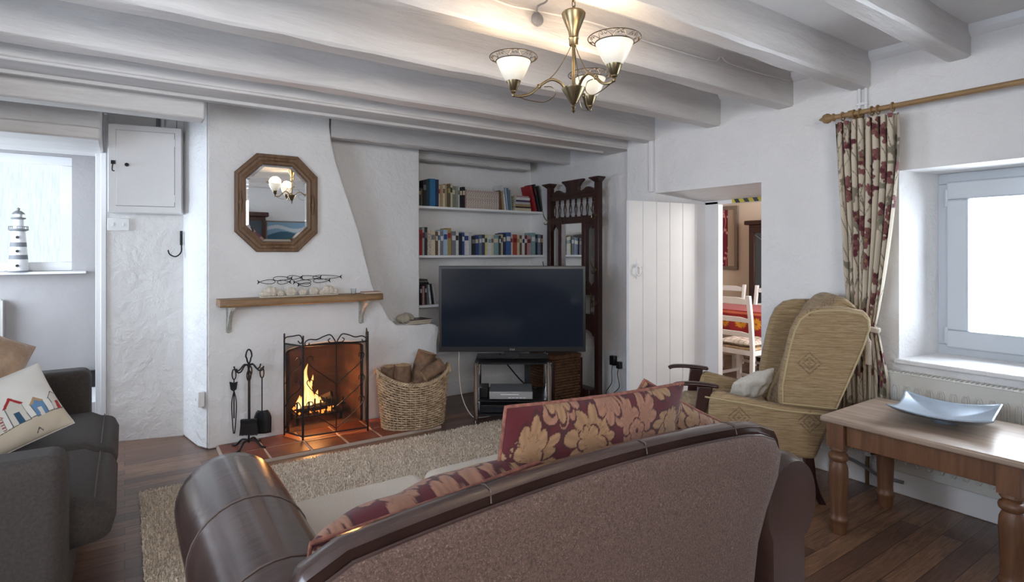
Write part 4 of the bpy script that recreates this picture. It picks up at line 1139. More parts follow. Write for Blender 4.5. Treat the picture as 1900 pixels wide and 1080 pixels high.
for k in range(8):
    y = -0.27 + 0.54 * k / 7
    m = MB(); m.lathe([(0.008, 0), (0.012, 0.01), (0.008, 0.02), (0.011, 0.04), (0.015, 0.08), (0.011, 0.11), (0.007, 0.125), (0.012, 0.135), (0.008, 0.145), (0.012, 0.155), (0.008, 0.165)], (-0.03, y, 1.625), 10); part('spindle', m, 'dark_wood', hs)
for k in range(6):
    y = -0.25 + 0.5 * k / 5
    m = MB(); m.lathe([(0.010, 0), (0.014, 0.015), (0.009, 0.03), (0.014, 0.085), (0.009, 0.14), (0.014, 0.155), (0.010, 0.17)], (-0.03, y, 0.75), 10); part('spindle', m, 'dark_wood', hs)
cr = [(-0.305, 1.83), (-0.305, 1.85), (-0.27, 1.868), (-0.23, 1.885), (-0.19, 1.885), (-0.15, 1.865), (-0.10, 1.85), (-0.085, 1.865), (-0.09, 1.90), (-0.115, 1.93), (-0.15, 1.95), (-0.15, 1.965), (0.15, 1.965), (0.15, 1.95), (0.115, 1.93), (0.09, 1.90), (0.085, 1.865), (0.10, 1.85), (0.15, 1.865), (0.19, 1.885), (0.23, 1.885), (0.27, 1.868), (0.305, 1.85), (0.305, 1.83)]
part('carved_crest', MB().prism(cr, lambda p, q, t: (t, p, q), -0.045, -0.015), 'dark_wood', hs, bevel=0.003)
part('mirror_glass', MB().box(-0.028, -0.143, 0.985, -0.022, 0.143, 1.60), 'mirror', hs, label='tall narrow mirror')
# pointed fillets over and under the open side panels
for y0, y1 in ((-0.309, -0.189), (0.189, 0.309)):
    c = (y0 + y1) / 2
    for zt, sg in ((1.565, -1), (0.985, 1)):
        for a in (y0, y1):
            part('corner_fillet', MB().prism([(a, zt), (c, zt), (a, zt + sg * 0.07)], lambda p, q, t: (t, p, q), -0.045, -0.015), 'dark_wood', hs)
ar = [(-0.309, 0.66), (-0.309, 0.56)] + [(0.309 * math.cos(R(180 - q)) * 0.9, 0.56 + 0.075 * math.sin(R(q))) for q in range(0, 181, 15)] + [(0.309, 0.56), (0.309, 0.66)]
part('arched_apron', MB().prism(ar, lambda p, q, t: (t, p, q), -0.045, -0.015), 'dark_wood', hs)
part('base_box', MB().box(-0.115, -0.31, 0.0, -0.005, 0.31, 0.10), 'dark_wood', hs, bevel=0.006)
for y, z in ((ya, 1.62), (ya, 1.15), (yb_, 1.60), (yb_, 1.12), (ya, 0.86)):
    m = MB()
    m.tube(spline([(-0.055, y, z), (-0.085, y, z + 0.01), (-0.115, y, z + 0.05), (-0.125, y, z + 0.09)], 5), 0.0045, 7)
    m.tube(spline([(-0.055, y, z - 0.005), (-0.08, y, z - 0.03), (-0.105, y, z - 0.03), (-0.11, y, z - 0.005)], 5), 0.0045, 7)
    m.tube([(-0.0555, y, z), (-0.061, y, z)], 0.014, 12); part('double_hook', m, 'brass', hs)

# ================================================================== ALCOVE SHELVES AND BOOKS
SHF = {'top': 1.715, 'middle': 1.272, 'lower': 0.825}
for nm, z in SHF.items():
    m = MB(); m.box(2.115, 4.605, z - 0.022, 3.568, YA - 0.001, z)
    solo('alcove_shelf', m, 'white_wood', {'top': 'highest white shelf across the book alcove', 'middle': 'second white shelf down, carrying the long row of paperbacks', 'lower': 'lowest white shelf, mostly hidden behind the television'}[nm], 'shelf', 'painted shelves in the alcove', bevel=0.003)
CC = {'dark green': (38, 48, 40), 'olive': (84, 80, 58), 'black': (28, 28, 32), 'dark teal': (30, 58, 64), 'bright blue': (38, 100, 142), 'navy': (34, 42, 70), 'cream': (198, 186, 160), 'tan': (158, 134, 100), 'grey green': (118, 124, 108), 'sage': (134, 138, 122),
      'pale grey': (176, 176, 178), 'white': (204, 204, 204), 'red': (148, 38, 42), 'brown': (98, 72, 52), 'blue grey': (98, 112, 130), 'pale blue': (158, 176, 196), 'gold': (162, 140, 84), 'grey': (112, 112, 116), 'pale yellow': (196, 188, 130), 'teal': (120, 148, 150), 'mid blue': (62, 94, 142),
      'orange red': (164, 74, 52), 'dark red': (104, 38, 42), 'dusty pink': (168, 136, 134), 'dark brown': (58, 42, 38), 'beige': (172, 152, 128), 'flowered': (176, 160, 152), 'royal blue': (44, 66, 120), 'purple': (74, 56, 84)}
for k, c in CC.items(): M['bk_' + k] = simple('book_' + k.replace(' ', '_'), srgb(*c), 0.45, nscale=30, namp=0.12)
def _patt():
    t = NT('patterned_spine'); v = t.node('ShaderNodeTexVoronoi'); v.inputs['Scale'].default_value = 85; t.l.new(t.co(), v.inputs['Vector'])
    t.base(t.ramp(v.outputs['Distance'], [(0.25, srgb(150, 112, 118)), (0.5, srgb(196, 186, 172))])); t.set(Roughness=0.5); return t.m
M['bk_flowered'] = _patt()
seen_labels = {}
def book_obj(label, col, loc, w, h, d, tilt=0.0, group=None, band=None, flat=False, rz=0.0):
    """upright: w across, d deep (spine at -y), h high"""
    t = thing('book', label, 'book', loc, rz, group)
    if tilt: t.rotation_euler = (0, tilt, rz)
    c = 0.0022
    if not flat:
        m = MB(); m.box(-w / 2, 0.001, 0, -w / 2 + c, d, h); m.box(w / 2 - c, 0.001, 0, w / 2, d, h)
        m.box(-w / 2, -0.002, 0, w / 2, 0.0015, h)
        part('cover', m, 'bk_' + col, t)
        part('pages', MB().box(-w / 2 + c, 0.0016, 0.003, w / 2 - c, d - 0.004, h - 0.004), 'page', t)
        if band and w > 0.012:
            z = h * 0.62; part('title_band', MB().box(-w / 2 * 0.8, -0.0032, z, w / 2 * 0.8, -0.0021, z + h * 0.2), 'bk_' + band, t)
    else:
        m = MB(); m.box(-w / 2, 0, 0, w / 2, d, c); m.box(-w / 2, 0, h - c, w / 2, d, h); m.box(-w / 2, -0.002, 0, w / 2, 0.0, h)
        part('cover', m, 'bk_' + col, t); part('pages', MB().box(-w / 2 + 0.003, 0.001, c, w / 2 - 0.003, d - 0.003, h - c), 'page', t)
    return t
def shelf_row(rows, shelf, v0, v1, c0, c1, depth=0.15):
    """rows: (x0, x1, top, colour, band, tilt degrees) in zoomed picture units read off the photo"""
    z = SHF[shelf]; ys = 4.64
    out = []
    for r in rows:
        u0, u1 = 760 + r[0] / 4.908, 760 + r[1] / 4.908
        base = v0 + (v1 - v0) * ((r[0] + r[1]) / 2 - c0) / (c1 - c0)
        a, b = at(u0, 400, y=ys), at(u1, 400, y=ys)
        d = (a * 0.5 + b * 0.5); dep = d.x * FX + d.y * FY
        h = (base - r[2]) / 4.908 * dep / FPX
        out.append(((a.x + b.x) / 2, max(0.008, b.x - a.x - 0.0008), h, r[3], r[4] if len(r) > 4 else None, r[5] if len(r) > 5 else 0))
    return out
top_rows = [(85, 104, 315, 'dark green', 'tan'), (104, 119, 322, 'olive'), (119, 150, 247, 'black', 'grey'), (150, 183, 240, 'dark teal'), (183, 236, 234, 'bright blue'), (236, 262, 242, 'navy'), (262, 279, 293, 'cream', 'red'), (279, 300, 288, 'tan'), (300, 321, 290, 'cream', 'brown'), (321, 343, 282, 'tan'), (343, 370, 285, 'olive', 'gold'), (370, 390, 276, 'cream', 'dark green'), (390, 415, 302, 'grey green', 'cream'), (415, 440, 305, 'sage'), (440, 456, 306, 'white', 'grey'), (456, 479, 312, 'black', 'cream'), (479, 502, 310, 'black', 'cream'), (502, 519, 328, 'dusty pink')]
low_rows = [(85, 116, 702, 'red', 'dark red'), (116, 136, 684, 'pale grey', 'dark red'), (136, 159, 681, 'dark green', 'grey'), (159, 194, 712, 'flowered'), (194, 233, 710, 'cream', 'grey'), (233, 256, 724, 'brown', 'cream'), (256, 280, 716, 'white', 'mid blue'), (280, 305, 726, 'grey', 'white'), (305, 344, 706, 'pale blue', 'royal blue'), (344, 379, 692, 'gold', 'red'), (379, 419, 722, 'grey', 'white'), (419, 446, 722, 'white', 'black'), (446, 474, 746, 'black'), (474, 496, 736, 'royal blue', 'white'), (496, 541, 726, 'white', 'royal blue'), (541, 561, 732, 'pale grey'), (561, 598, 769, 'black', 'grey'), (598, 630, 766, 'royal blue', 'cream'), (630, 655, 761, 'blue grey', 'white'), (655, 684, 756, 'navy', 'white'), (684, 711, 756, 'pale yellow', 'dark green'), (711, 741, 765, 'white', 'teal'), (741, 765, 761, 'cream', 'brown'), (765, 811, 761, 'teal', 'cream'), (811, 829, 766, 'black', 'white'), (829, 850, 756, 'cream', 'black'), (850, 876, 746, 'navy', 'cream'), (876, 920, 739, 'mid blue', 'white'), (920, 940, 760, 'white', 'red'), (940, 976, 758, 'orange red', 'dark red'), (976, 1000, 766, 'cream', 'tan'), (1000, 1023, 766, 'brown', 'cream'), (1023, 1044, 770, 'white', 'navy'), (1044, 1070, 769, 'dark red', 'white'), (1070, 1106, 771, 'dusty pink', 'dark red'), (1106, 1141, 746, 'teal', 'white'), (1141, 1165, 761, 'black', 'grey'), (1165, 1190, 762, 'blue grey', 'white'), (1190, 1216, 766, 'dark brown', 'tan'), (1216, 1262, 741, 'beige', 'cream')]
def place_row(rows, shelf, group, v0, v1, c0, c1):
    R_ = shelf_row(rows, shelf, v0, v1, c0, c1)
    hs_ = [r[2] for r in R_]
    for i, (x, w, h, col, band, tilt) in enumerate(R_):
        size = 'thick' if w > 0.040 else ('slim' if w < 0.022 else '')
        nb = []
        if i > 0 and i < len(R_) - 1: nb = f'between the {R_[i-1][3]} and {R_[i+1][3]} ones'
        elif i == 0: nb = 'standing first against the chimney wall'
        else: nb = f'standing last in the row beside the {R_[i-1][3]} one'
        lab = ' '.join(f'{size} {col} {"book" if shelf == "top" else "paperback"} {nb}, {shelf} shelf'.split())
        if lab in seen_labels: lab += ', towards the wall end'
        assert lab not in seen_labels and len(lab.split()) <= 16, lab
        seen_labels[lab] = 1
        book_obj(lab, col, (x, 4.64 + 0.006 * math.sin(i * 2.3), SHF[shelf] + 0.0005), w, h, 0.13 + 0.02 * math.sin(i), 0, group, band)
place_row(top_rows, 'top', 'assorted books on the top shelf', 480, 543, 85, 1230)
place_row(low_rows, 'middle', 'paperbacks on the middle shelf', 936, 948, 85, 1262)
# a set of matching patterned volumes
proto = None
for k in range(14):
    u = 760 + (519 + 21.0 * (k + 0.5)) / 4.908; a = at(u, 400, y=4.64)
    od = ['first', 'second', 'third', 'fourth', 'fifth', 'sixth', 'seventh', 'eighth', 'ninth', 'tenth', 'eleventh', 'twelfth', 'thirteenth', 'last'][k]
    lab = od + ' of the matching cream and pink patterned volumes, counting from the black books'
    if proto is None: proto = book_obj(lab, 'flowered', (a.x, 4.64, SHF['top'] + 0.0005), 0.0243, 0.178, 0.12, 0, 'matching patterned volumes on the top shelf')
    else: dup(proto, (a.x, 4.64, SHF['top'] + 0.0005), 0, lab)
GT = 'leaning and stacked books at the end of the top shelf'
def lean(c, h, w, col, deg, lab, band=None, d=0.15, dz=0.0):
    a = at(760 + c / 4.908, 400, y=4.64)
    book_obj(lab, col, (a.x, 4.64, SHF['top'] + 0.001 + dz + abs(math.sin(R(deg))) * w / 2), w, h, d, R(deg), GT, band)
lean(828, 0.19, 0.026, 'brown', -4, 'brown book leaning on the end of the patterned set, top shelf')
lean(852, 0.185, 0.022, 'tan', -5, 'tan book leaning beside the leaning brown one, top shelf')
lean(872, 0.245, 0.022, 'white', -8, 'tall white book leaning towards the patterned set, top shelf', 'pale grey')
lean(893, 0.225, 0.016, 'pale blue', -7, 'pale blue book leaning behind the tall white one, top shelf')
lean(912, 0.222, 0.016, 'blue grey', -7, 'blue grey leaning book second from the flat stack, top shelf')
lean(928, 0.205, 0.015, 'teal', -6, 'slim teal leaning book next to the flat stack, top shelf')
z = SHF['top'] + 0.0005
for i, (col, h, wd) in enumerate((('cream', 0.030, 0.20), ('black', 0.014, 0.185), ('tan', 0.024, 0.19), ('pale grey', 0.020, 0.175), ('purple', 0.020, 0.17), ('white', 0.026, 0.165), ('dusty pink', 0.016, 0.15))):
    a = at(760 + 1030 / 4.908, 400, y=4.64)
    book_obj(f'{col} book lying flat, {["bottom", "second", "third", "fourth", "fifth", "sixth", "topmost"][i]} of the flat stack on the top shelf', col, (a.x + 0.004 * math.sin(i * 3), 4.635, z), wd, h, 0.14, 0, GT, None, True); z += h + 0.0005
lean(1150, 0.268, 0.03, 'red', -15, 'big red book leaning against the flat stack, top shelf', 'dark red')
lean(1182, 0.285, 0.026, 'black', -14, 'tall black book leaning behind the big red one, top shelf', 'dark red')
lean(1208, 0.27, 0.02, 'dark green', -12, 'tall dark green book at the wall end of the top shelf')
# lower shelf: discs and magazines beside the television
for i, (u, w, h, col, dg) in enumerate(((781, 0.018, 0.175, 'black', 0), (785.5, 0.02, 0.17, 'dusty pink', 0), (790, 0.018, 0.178, 'dark brown', 0), (794.5, 0.02, 0.182, 'grey', -4), (799, 0.016, 0.18, 'white', -7), (803, 0.02, 0.185, 'black', -8), (808, 0.018, 0.185, 'pale grey', -9))):
    a = at(u, 400, y=4.64)
    ps = ['first against the chimney wall', 'second from the chimney wall', 'third from the chimney wall', 'fourth, just starting to lean', 'fifth, leaning', 'sixth, leaning close to the television', 'seventh, leaning behind the television edge'][i]
    t = book_obj(f'{col} disc case on the lowest alcove shelf, {ps}', col, (a.x, 4.64, SHF['lower'] + 0.001 + abs(math.sin(R(dg))) * w / 2), w, h, 0.13, R(dg), 'disc cases on the lowest shelf', 'pale grey' if i % 2 == 0 else None)
    t.name = 'disc_case'; t['category'] = 'disc case'
z = SHF['lower'] + 0.19
for i, (col, h) in enumerate((('black', 0.014), ('grey', 0.012), ('dark brown', 0.014))):
    t = book_obj(f'{col} disc case lying {["lowest", "middle", "uppermost"][i]} on top of the upright disc cases', col, (2.20 + 0.004 * i, 4.65, z), 0.15 - 0.02 * i, h, 0.12, 0, 'disc cases lying flat', None, True); t.name = 'disc_case'; t['category'] = 'disc case'; z += h + 0.0005

# sockets and plugs on the recessed wall
sk = thing('double_socket', 'white double wall socket between the hall stand and the door', 'socket', (XR2 - 0.0, 3.545, 0.33), R(-90))
part('face_plate', MB().box(-0.075, -0.012, -0.045, 0.075, 0, 0.045), 'white_plastic', sk, bevel=0.004)
for x, w, h in ((-0.036, 0.03, 0.042), (0.036, 0.022, 0.03)):
    t = thing('mains_plug', 'square black charger plug in the socket nearest the hall stand' if x < 0 else 'small black plug in the socket nearest the door', 'plug', (XR2 - 0.013, 3.545 - x, 0.33 + (0.02 if x < 0 else -0.01)), R(-90))
    part('plug_body', MB().box(-w, -0.04, -h, w, 0, h), 'black_plastic', t, bevel=0.006)
    c = [(0.0, -0.03, -h + 0.005), (0.01, -0.05, -h - 0.05), (0.02 + x * 0.3, -0.05, -h - 0.15), (-0.06, -0.04, -h - 0.23), (-0.08, -0.03, -0.31)]
    part('lead', MB().tube(spline(c, 7), 0.0035, 6), 'black_plastic', t)

# ================================================================== CHANDELIER
CX, CY = 1.447, 1.682
chd = thing('chandelier', 'three armed antique brass ceiling light with lit frosted bell shades', 'ceiling light', (CX, CY, 1.846))
part('ceiling_cup', MB().lathe([(0.001, 0.262), (0.017, 0.262), (0.018, 0.285), (0.020, 0.289), (0.018, 0.293), (0.021, 0.315), (0.033, 0.345), (0.044, 0.372), (0.047, 0.386), (0.043, 0.392), (0.012, 0.394), (0.001, 0.394)], seg=32), 'brass', chd)
part('stem', MB().lathe([(0.007, 0.085), (0.007, 0.262)], seg=14), 'brass', chd)
m = MB()
for k in range(7):
    z = 0.40 + k * 0.0245
    m.tube([((0.007 * math.cos(q)) if k % 2 else 0.0, 0.0 if k % 2 else 0.007 * math.cos(q), z + 0.016 * math.sin(q)) for q in [2 * PI * i / 14 for i in range(14)]], 0.0022, 6, closed=True)
part('hanging_chain', m, 'brass', chd)
part('lower_cone', MB().lathe([(0.001, 0.012), (0.005, 0.016), (0.008, 0.022), (0.005, 0.028), (0.009, 0.034), (0.013, 0.036), (0.045, 0.088), (0.047, 0.094), (0.040, 0.098), (0.010, 0.10), (0.007, 0.11)], seg=32), 'brass', chd)
part('finial', MB().lathe([(0.0005, -0.004), (0.003, 0.0), (0.0075, 0.006), (0.004, 0.011), (0.006, 0.014)], seg=14), 'brass', chd)
for k, a in enumerate((-93, 32, 147)):
    ca, sa = math.cos(R(a)), math.sin(R(a))
    P = lambda r, z: (r * ca, r * sa, z)
    m = MB(); m.tube(spline([P(0.035, 0.095), P(0.055, 0.118), P(0.09, 0.128), P(0.13, 0.105), P(0.17, 0.072), P(0.215, 0.062), P(0.235, 0.068)], 8), 0.0055, 10)
    m.lathe([(0.004, -0.008), (0.008, -0.006), (0.009, 0), (0.008, 0.006), (0.004, 0.008)], P(0.135, 0.102), 12)
    arm = part('arm', m, 'brass', chd)
    m = MB(); m.tube(spline([P(0.010, 0.26), P(0.035, 0.21), P(0.075, 0.15), P(0.125, 0.108)], 8), 0.0018, 6)
    part('stay_wire', m, 'brass', arm)
    m = MB(); m.tube(spline([P(0.225, 0.062), P(0.18, 0.048), P(0.12, 0.04), P(0.085, 0.055), P(0.072, 0.075), P(0.085, 0.098), P(0.115, 0.10)], 8), 0.0018, 6); part('curl_wire', m, 'brass', arm)
    bx_, by_, bz_ = P(0.235, 0.066)
    hold = part('lamp_cup', MB().lathe([(0.001, -0.008), (0.006, -0.004), (0.008, 0.002), (0.005, 0.008), (0.011, 0.012), (0.011, 0.017), (0.014, 0.02), (0.028, 0.052), (0.030, 0.06), (0.026, 0.06)], seg=24), 'brass', chd, loc=(bx_, by_, bz_))
    shd = part('glass_shade', MB().lathe([(0.020, 0.046), (0.030, 0.056), (0.041, 0.072), (0.051, 0.092), (0.059, 0.112), (0.068, 0.132), (0.066, 0.133), (0.057, 0.113), (0.049, 0.093), (0.039, 0.074), (0.028, 0.058), (0.019, 0.048)], seg=36, caps=False), 'opal', chd, loc=(bx_, by_, bz_), smooth=180)
    part('bulb', MB().lathe([(0.001, 0.06), (0.009, 0.062), (0.012, 0.08), (0.020, 0.098), (0.018, 0.112), (0.008, 0.122), (0.001, 0.124)], seg=16), 'bulb', chd, loc=(bx_, by_, bz_), smooth=180)
    m = MB()
    for r, z in ((0.0685, 0.131), (0.093, 0.148)): m.tube([(r * math.cos(q), r * math.sin(q), z) for q in [2 * PI * i / 48 for i in range(48)]], 0.0019, 6, closed=True)
    NSC = 18
    for i in range(NSC):
        q0 = 2 * PI * i / NSC
        pts = []
        for (dq, s_) in ((0.0, 0.05), (0.06, 0.35), (0.16, 0.75), (0.25, 0.9), (0.31, 0.72), (0.28, 0.5), (0.22, 0.55), (0.23, 0.7)):
            dq = dq if i % 2 else 0.34 - dq
            r = 0.069 + 0.023 * s_; z = 0.132 + 0.015 * s_; q = q0 + dq
            pts.append((r * math.cos(q), r * math.sin(q), z))
        m.tube(spline(pts, 4), 0.0012, 4)
    part('scroll_rim', m, 'bronze', shd)
    bl = bpy.data.lights.new('chandelier_bulb', 'POINT'); bl.energy = 2.0; bl.color = (1.0, 0.74, 0.48); bl.shadow_soft_size = 0.06
    bo = bpy.data.objects.new('chandelier_bulb', bl); COL.objects.link(bo); bo.location = (CX + bx_, CY + by_, 1.846 + bz_ + 0.15)
# ceiling rose and cable on the beam
p = at(997, 36, y=1.905)
rose = thing('ceiling_rose', 'small round brown junction rose on the beam beside the chandelier', 'junction box', (p.x, 1.913, p.z))
m = MB(); m.lathe([(0.001, 0.0), (0.026, 0.0), (0.029, 0.006), (0.027, 0.016), (0.018, 0.022), (0.001, 0.024)], seg=28); m.xf(Matrix.Rotation(R(90), 4, 'X')); part('cover', m, 'bk_grey', rose)
m = MB(); m.tube(spline([(-0.005, -0.012, 0.02), (-0.012, -0.025, 0.045), (0.02, -0.05, 0.075), (CX - p.x - 0.12, -0.14, 0.085), (CX - p.x - 0.01, CY - 1.913, 0.055)], 8), 0.0045, 8); part('flex', m, 'bk_grey', rose)
def beam_pt(u, v, y): q = at(u, v, y=y); return (q.x, y, q.z)
cp = [beam_pt(880, -18, 1.905), beam_pt(940, 8, 1.905), beam_pt(985, 18, 1.905), beam_pt(1100, 42, 1.905), beam_pt(1200, 77, 1.905), beam_pt(1300, 107, 1.905), beam_pt(1328, 113, 1.905), beam_pt(1338, 105, 1.90), beam_pt(1350, 116, 1.905), beam_pt(1400, 133, 1.905), beam_pt(1466, 150, 1.905)]
solo('ceiling_cable', MB().tube(spline(cp, 6), 0.0045, 6), 'beam', 'painted over cable clipped along the side of the chandelier beam', 'cable')
pc = thing('wall_pipes', 'pair of thin painted pipes above the curtain pole end', 'pipes', (XR - 0.012, 1.49, 2.05))
for dy in (0.0, 0.035): part('pipe', MB().tube([(0, dy, 0), (0, dy, 0.19)], 0.0085, 10), 'white_wood', pc)
part('pipe_clip', MB().box(-0.012, -0.012, 0.08, 0.011, 0.047, 0.095), 'white_wood', pc, bevel=0.002)

# ================================================================== PATTERN PAINTING (woven and printed motifs, stored per vertex)
def motif_field(P, motifs, col):
    """P: (n,2) cloth coordinates in metres; motifs: dicts; col: (n,3) written in place"""
    for mo in motifs:
        d = P - np.array(mo['c']); ca, sa = math.cos(mo['a']), math.sin(mo['a'])
        x = d[:, 0] * ca + d[:, 1] * sa; y = -d[:, 0] * sa + d[:, 1] * ca
        y = y / mo.get('asp', 1.0)
        r = np.hypot(x, y); th = np.arctan2(y, x); s = mo['s']
        k = mo.get('k', 7)
        lob = np.abs(np.cos(k * th / 2.0))
        Rr = s * (mo.get('b', 0.62) + (1 - mo.get('b', 0.62)) * lob ** 0.55)
        if mo.get('leaf'): Rr = Rr * (0.45 + 0.55 * np.abs(np.cos(th / 2.0)) ** 1.4)
        q = r / np.maximum(Rr, 1e-6)
        ins = q < 1
        base = np.array(mo['col']); edge = np.array(mo['edge'])
        vein = 0.5 + 0.5 * np.cos(k * th * 2 + 6 * r / s)
        tone = (0.80 + 0.30 * vein * np.clip(q, 0, 1))[:, None]
        cc = base * tone
        em = (q > 0.88) & ins
        im = (np.abs(q - 0.50) < 0.035) & ins & (lob < 0.75)
        co = (q < 0.2) & mo.get('core', True)
        cc = np.where(em[:, None], edge, cc); cc = np.where(im[:, None], base * 0.55 + edge * 0.35, cc)
        if 'corecol' in mo: cc = np.where(co[:, None], np.array(mo['corecol']), cc)
        col[ins] = cc[ins]
    return col


def damask(P, seed, ground=srgb(78, 11, 22)):
    rs = random.Random(seed); col = np.tile(np.array(ground), (len(P), 1)); P = P / 1.32
    gold, pink, edge = srgb(148, 114, 84), srgb(146, 104, 84), srgb(60, 16, 20)
    mo = []
    for gx in range(-4, 5):
        for gy in range(-4, 5):
            cx, cy = gx * 0.128 + (0.064 if gy % 2 else 0) + rs.uniform(-0.014, 0.014), gy * 0.104 + rs.uniform(-0.012, 0.012)
            a = rs.uniform(0, 2 * PI)
            kind = (gx * 2 + gy * 3) % 3
            c = gold if rs.random() < 0.55 else pink
            if kind == 0:
                for j in range(4): mo.append(dict(c=(cx + 0.03 * math.cos(a + j * 1.5), cy + 0.03 * math.sin(a + j * 1.5)), a=a + j * 1.5, s=0.058, k=7, b=0.55, leaf=True, asp=0.8, col=c, edge=edge))
                mo.append(dict(c=(cx, cy), a=a, s=0.026, k=5, b=0.7, col=pink, edge=edge, corecol=edge))
            elif kind == 1:
                mo.append(dict(c=(cx - 0.02 * math.cos(a), cy - 0.02 * math.sin(a)), a=a, s=0.094, k=9, b=0.56, leaf=True, asp=0.9, col=c, edge=edge))
                mo.append(dict(c=(cx, cy), a=a + 2.4, s=0.06, k=7, b=0.5, leaf=True, asp=0.7, col=gold, edge=edge))
            else:
                for j in (-0.9, 0, 0.9): mo.append(dict(c=(cx, cy), a=a + j, s=0.078, k=7, b=0.62, leaf=True, asp=0.5, col=c, edge=edge))
    return motif_field(P, mo, col)


def cream_floral(P, seed):
    rs = random.Random(seed); col = np.tile(np.array(srgb(198, 186, 166)), (len(P), 1))
    burg, rose, leaf, stem = srgb(96, 38, 48), srgb(134, 82, 80), srgb(134, 126, 108), srgb(128, 114, 98)
    for i in range(30):   # thin wandering stems
        x0 = rs.uniform(-0.1, 1.0); ph = rs.uniform(0, 6); f = rs.uniform(6, 11); am = rs.uniform(0.03, 0.07); sl = rs.uniform(-0.2, 0.2)
        dx = np.abs(P[:, 0] - (x0 + am * np.sin(f * P[:, 1] + ph) + sl * P[:, 1]))
        col[dx < 0.0022] = stem
    mo = []
    for i in range(190):
        cx, cy = rs.uniform(0, 0.95), rs.uniform(-0.05, 1.9); a = rs.uniform(0, 2 * PI)
        t = rs.random()
        if t < 0.40:
            for j in range(5): mo.append(dict(c=(cx + 0.020 * math.cos(a + j * 1.26), cy + 0.020 * math.sin(a + j * 1.26)), a=a + j * 1.26, s=0.030, k=3, b=0.6, leaf=True, asp=0.8, col=burg if j % 2 else rose, edge=srgb(84, 30, 36)))
            mo.append(dict(c=(cx, cy), a=0, s=0.011, k=5, b=0.8, col=srgb(150, 124, 80), edge=burg))
        elif t < 0.75:
            for j in (-0.5, 0.4): mo.append(dict(c=(cx, cy), a=a + j, s=0.062, k=3, b=0.85, leaf=True, asp=0.24, col=leaf, edge=stem))
        else: mo.append(dict(c=(cx, cy), a=a, s=0.026, k=6, b=0.55, asp=0.7, col=rose, edge=burg))
    return motif_field(P, mo, col)


def pillow_mesh(w, h, t, nu=90, nv=80, paint=None, seed=0, wr=0.004, pinch=0.07):
    rs = np.random.default_rng(seed); mb = MB(); P = []
    ph = rs.uniform(0, 6, 6)
    for sg in (-1, 1):
        u, v = np.meshgrid(np.linspace(-1, 1, nu), np.linspace(-1, 1, nv))
        ax, az = np.abs(u), np.abs(v)
        x = u * w / 2 * (1 - pinch * (1 - az ** 2)); z = v * h / 2 * (1 - pinch * (1 - ax ** 2))
        th = ((1 - ax ** 2.6) * (1 - az ** 2.6)).clip(0) ** 0.48
        wri = wr * (np.sin(9 * u + 4 * v + ph[0]) + np.sin(6 * v - 5 * u + ph[1]) + 0.6 * np.sin(17 * u * v + ph[2])) * th
        y = sg * (t / 2 * th + wri)
        o = len(mb.v)
        mb.v += list(zip(x.ravel(), y.ravel(), z.ravel()))
        mb.f += [(o + j * nu + i, o + j * nu + i + 1, o + (j + 1) * nu + i + 1, o + (j + 1) * nu + i) for j in range(nv - 1) for i in range(nu - 1)]
        P.append(np.stack([(-x * sg).ravel(), z.ravel()], 1))
    if paint is not None: mb.c = np.concatenate([paint(p, seed + k) for k, p in enumerate(P)])
    edge = [(s * w / 2 * (1 - pinch * (1 - 1)), 0, 0) for s in (1,)]
    n = 30; loop = []
    f = lambda a, b: (a * w / 2 * (1 - pinch * (1 - b * b)), 0, b * h / 2 * (1 - pinch * (1 - a * a)))
    for i in range(n): loop.append(f(-1 + 2 * i / n, -1))
    for i in range(n): loop.append(f(1, -1 + 2 * i / n))
    for i in range(n): loop.append(f(1 - 2 * i / n, 1))
    for i in range(n): loop.append(f(-1, 1 - 2 * i / n))
    return mb, loop


def cushion(name, label, loc, rot, w, h, t, mat, paint=None, seed=0, pipe=None, pr=0.0045, nu=90, nv=80, pinch=0.07, group=None, wr=0.004):
    c = thing(name, label, 'cushion', loc, 0, group); c.rotation_euler = rot
    mb, loop = pillow_mesh(w, h, t, nu, nv, paint, seed, wr, pinch)
    part('cover', mb, mat, c, smooth=180)
    if pipe: part('piping', MB().tube(loop, pr, 8, closed=True), pipe, c)
    return c

# ================================================================== RUG
rug = thing('shaggy_rug', 'beige shaggy rug on the plank floor between the hearth and the sofas', 'rug', (1.3, 2.75, 0))
RX0, RX1, RY0, RY1 = -1.235, 1.15, -0.69, 0.86
part('backing', MB().box(RX0, RY0, 0.0, RX1, RY1, 0.008), 'cream_fabric', rug, bevel=0.003)
M['rug'] = (lambda t: (t.base(t.ramp(t.noise(t.co(), 55, 4, 0.8), [(0.3, srgb(186, 168, 146)), (0.5, srgb(222, 206, 186)), (0.7, srgb(238, 226, 210))])), t.set(Roughness=0.95, Sheen_Weight=0.3), t.m)[-1])(NT('shaggy_wool'))
N = 90000
bxy = np.stack([rng.uniform(RX0, RX1, N), rng.uniform(RY0, RY1, N)], 1)
ang = rng.uniform(0, 2 * PI, N); L = rng.uniform(0.006, 0.014, N); W = rng.uniform(0.0016, 0.003, N); la = rng.uniform(0, 2 * PI, N); lz = rng.uniform(0.010, 0.022, N)
wx, wy = np.cos(ang) * W, np.sin(ang) * W; lx, ly = np.cos(la) * L * 0.75, np.sin(la) * L * 0.75
z0 = np.full(N, 0.006)
